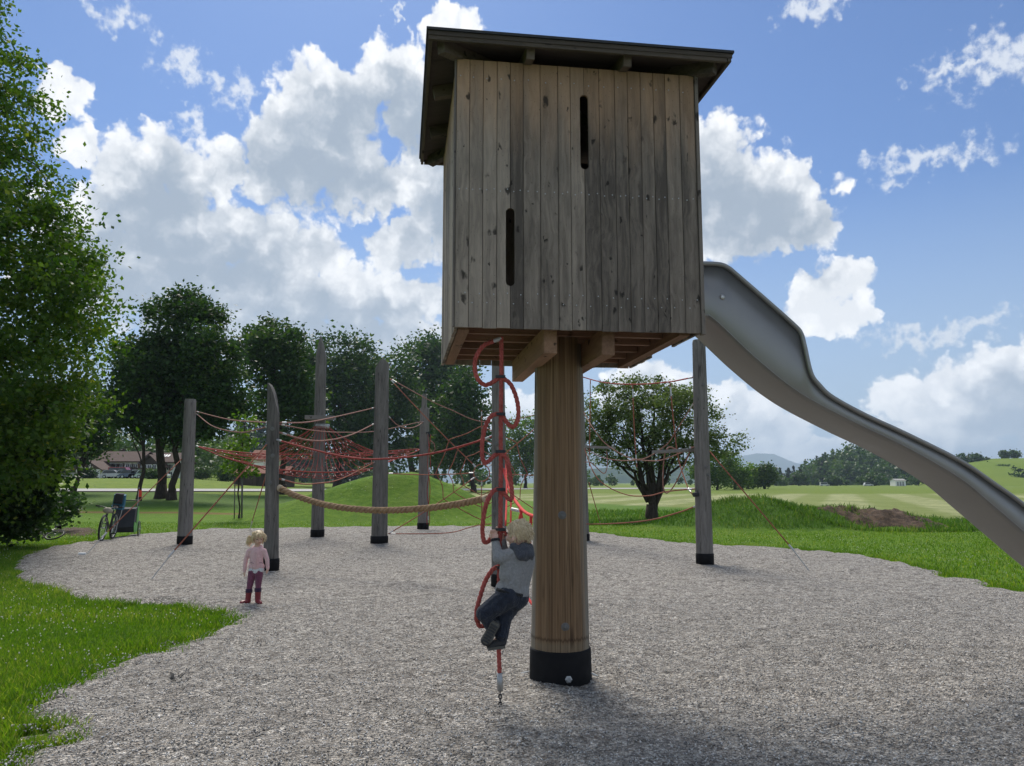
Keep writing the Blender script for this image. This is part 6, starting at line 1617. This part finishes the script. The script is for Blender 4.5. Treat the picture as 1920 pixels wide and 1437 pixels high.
for s in (-1, 1):
    b = MB(); b.ball(bh + face * .078 + fs * s * .032 + Vector((0, 0, .002)), (.009, .009, .007)); b.build('eye', MATS['eye'], bb_, True)
b = MB(); b.ball(bh + face * .088 - Vector((0, 0, .050)), (.008, .014, .005), rot=rotf); b.build('mouth', MATS['lip'], bb_, True)
sw = [(q(452, 350), q(472, 410), .058, .098), (q(472, 410), q(440, 540), .100, .100), (q(440, 540), q(410, 635), .100, .100), (q(500, 420, .03), q(450, 630, .02), .085, .085), (q(440, 380, -.05), q(332, 408, -.07), .052, .046), (q(332, 408, -.07), q(313, 310, -.01), .044, .033), (q(435, 375, .08), q(365, 400, .14), .05, .045), (q(365, 400, .14), q(357, 305, .1), .043, .033), (q(400, 400, -.04), q(400, 520, -.03), .06, .075), (q(380, 618), q(460, 632), .082, .086)]
sweater = organic('sweater', sw, [], MATS['grey_knit'], boy, .008, 4)
b = MB(); b.lathe(q(312, 297, -.01), [(.033, 0), (.035, .004), (.035, .014), (.031, .018)], 16, axis=(-.1, .2, .9)); b.build('cuff', MATS['cuff_black'], sweater, True)
organic('hood', [(q(430, 335, -.055), q(480, 395, -.10), .032, .034), (q(480, 395, -.10), q(540, 385, -.06), .036, .034), (q(540, 385, -.06), q(535, 335, .04), .034, .03), (q(535, 335, .04), q(470, 330, .09), .03, .028), (q(500, 350, -.05), q(505, 405, -.07), .05, .034), (q(520, 350, 0), q(530, 400, -.02), .05, .04)], [(q(495, 362, -.03), (.075, .075, .045), None)], MATS['navy_knit'], boy, .007, 3)
organic('jeans', [(q(385, 645, -.01), q(455, 665, .02), .088, .090), (q(400, 660, -.04), q(242, 772, -.05), .086, .066), (q(242, 772, -.05), q(280, 845, -.02), .060, .050), (q(430, 670, .04), q(368, 800, .02), .088, .062), (q(368, 800, .02), q(352, 920, .0), .058, .050), (q(440, 690, 0), q(455, 655, 0), .078, .086)], [(q(352, 918), (.052, .055, .02), None)], MATS['denim'], boy, .007, 3)
b = MB(); bx0, bx1 = q(318, 612, -.09), q(490, 655, -.075); b.tube([bx0, q(400, 640, -.105), bx1], .012, 6); b.build('belt', MATS['cuff_black'], boy, True)
s1 = organic('shoe', [(q(312, 845, -.04), q(250, 950, -.05), .038, .040), (q(300, 860, -.01), q(255, 940, -.01), .035, .034)], [], MATS['shoe_dark'], boy, .006, 3)
ax = (q(245, 965, -.08) - q(318, 830, -.08)); L = ax.length; ax.normalize()
b = MB(); nrm = Vector((-.25, -.93, -.15)).normalized(); sd_ = ax.cross(nrm).normalized()
poly = [(-L / 2 + .0, -.026), (-L / 2 + .02, -.034), (-.02, -.030), (.04, -.040), (L / 2 - .02, -.034), (L / 2, -.012), (L / 2, .012), (L / 2 - .02, .034), (.04, .040), (-.02, .030), (-L / 2 + .02, .034), (-L / 2, .026)]
mid = (q(245, 965, -.075) + q(318, 830, -.075)) / 2
b.prism(poly, -.004, .016, (mid, ax, nrm, sd_)); so = b.build('sole', MATS['shoe_sole'], s1)
for k in range(7):
    t = -L / 2 + .022 + k * (L - .04) / 6; b = MB(); b.box(mid + ax * t + nrm * .019, (.011, .006, .052), rot=np.array([ax, nrm, sd_]).T); b.build('tread', MATS['shoe_dark'], so)
s2 = organic('shoe', [(q(355, 955), q(280, 985, -.01), .036, .033), (q(360, 935), q(355, 960), .034, .036)], [], MATS['shoe_dark'], boy, .006, 3)
b = MB(); b.beam(q(375, 988), q(262, 1002, -.01), .07, .02); b.build('sole', MATS['shoe_sole'], s2)
rs = np.random.default_rng(9); roots = []
upb = Vector((0, 0, 1))
for _ in range(900):
    d = rs.normal(size=3); d /= np.linalg.norm(d); d = Vector(d)
    if d.dot(face) > .50 and d.z < .55: continue
    if d.z < -.42 or (d.z < -.1 and d.dot(face) > .1): continue
    p = bh + (rotf @ Vector(((rotf.transposed() @ d).x * .090, (rotf.transposed() @ d).y * .077, (rotf.transposed() @ d).z * .094)))
    t = (Vector((0, 0, -1)) + d * d.z + Vector((.25, -.1, 0))).normalized() * .022
    roots.append([p - d * .004, p + d * .006 + t * .5, p + d * .008 + t + Vector(rs.normal(size=3)) * .003, p + d * .006 + t * 1.5 + Vector(rs.normal(size=3)) * .005])
hcap = organic('hair', [], [(bh - face * .010 + upb * .012, (.090, .079, .090), rotf)], HAIR2, boy, .007, 2)
bm = bmesh.new(); bm.from_mesh(hcap.data); lc = PM[boy.name].inverted() @ bh
bmesh.ops.delete(bm, geom=[v for v in bm.verts if ((v.co - lc).dot(face) > .035 and (v.co - lc).z < .05) or (v.co - lc).z < -.052 or ((v.co - lc).dot(face) > .012 and (v.co - lc).z < -.01)], context='VERTS'); bm.to_mesh(hcap.data); bm.free()
strands_hair('locks', roots, HAIR2, hcap, .0032)

# ------------------------------------------------------------------ small things on the gravel
p = Vector((*on_flat(153, 1043), 0)); b = MB(); b.tube([p + Vector((-.07, 0, .05)), p + Vector((.07, .03, .05))], .028, 10); tag(b.build('plastic_cap', MATS['white_plastic']), 'white plastic cap lying on the gravel by the left guy rope', 'cap')
p = Vector((*on_flat(327, 1283), 0)); rs = np.random.default_rng(4); b = MB()
for k in range(5):
    a = rs.uniform(-.5, .5); L_ = rs.uniform(.06, .11); c = p + Vector((rs.uniform(-.02, .02), rs.uniform(-.015, .015), .022)); e = c + Vector((math.cos(a) * L_ * rs.choice([-1, 1]), math.sin(a) * L_, rs.uniform(.0, .07)))
    m_ = c.lerp(e, .55) + Vector((0, .026, .012)); b.add([c, m_, e, c.lerp(e, .5) - Vector((0, .028, .0))], [(0, 1, 2, 3)]); b.add([c + Vector((0, 0, .003)), m_ + Vector((0, 0, .003)), e, c.lerp(e, .5) - Vector((0, .028, -.003))], [(3, 2, 1, 0)])
plain('dry_leaf', (.02, .02, .018), .8); tag(b.build('dead_leaf', MATS['dry_leaf']), 'dark crumpled dead leaf alone on the near gravel', 'leaf')
for (px, py, a, lbl) in ((986, 1271, .4, 'pale splinter on the gravel left of the black post sleeve'), (1113, 1275, 2.4, 'pale splinter on the gravel right of the black post sleeve')):
    p = Vector((*on_flat(px, py), .045)); b = MB(); d = Vector((math.cos(a), math.sin(a), .12)) * .045
    b.tube([p - d, p, p + d], [.004, .008, .003], 5); tag(b.build('splinter', MATS['white_plastic']), lbl, 'splinter')

# ------------------------------------------------------------------ the air between here and the mountains
hz_ = bpy.data.materials.new('haze'); hz_.use_nodes = True; hz_.node_tree.nodes.clear(); Nh = Nodes(hz_.node_tree)
pv = Nh.new('ShaderNodeVolumePrincipled'); pv.inputs['Color'].default_value = (.62, .80, 1.0, 1); pv.inputs['Density'].default_value = 1.6e-4; pv.inputs['Anisotropy'].default_value = .2
Nh.l.new(pv.outputs[0], Nh.new('ShaderNodeOutputMaterial').inputs['Volume'])
b = MB(); b.box((0, 5000, 254), (24000, 13200, 516)); tag(b.build('haze', hz_), 'thin summer haze in the valley air', 'haze', kind='stuff')
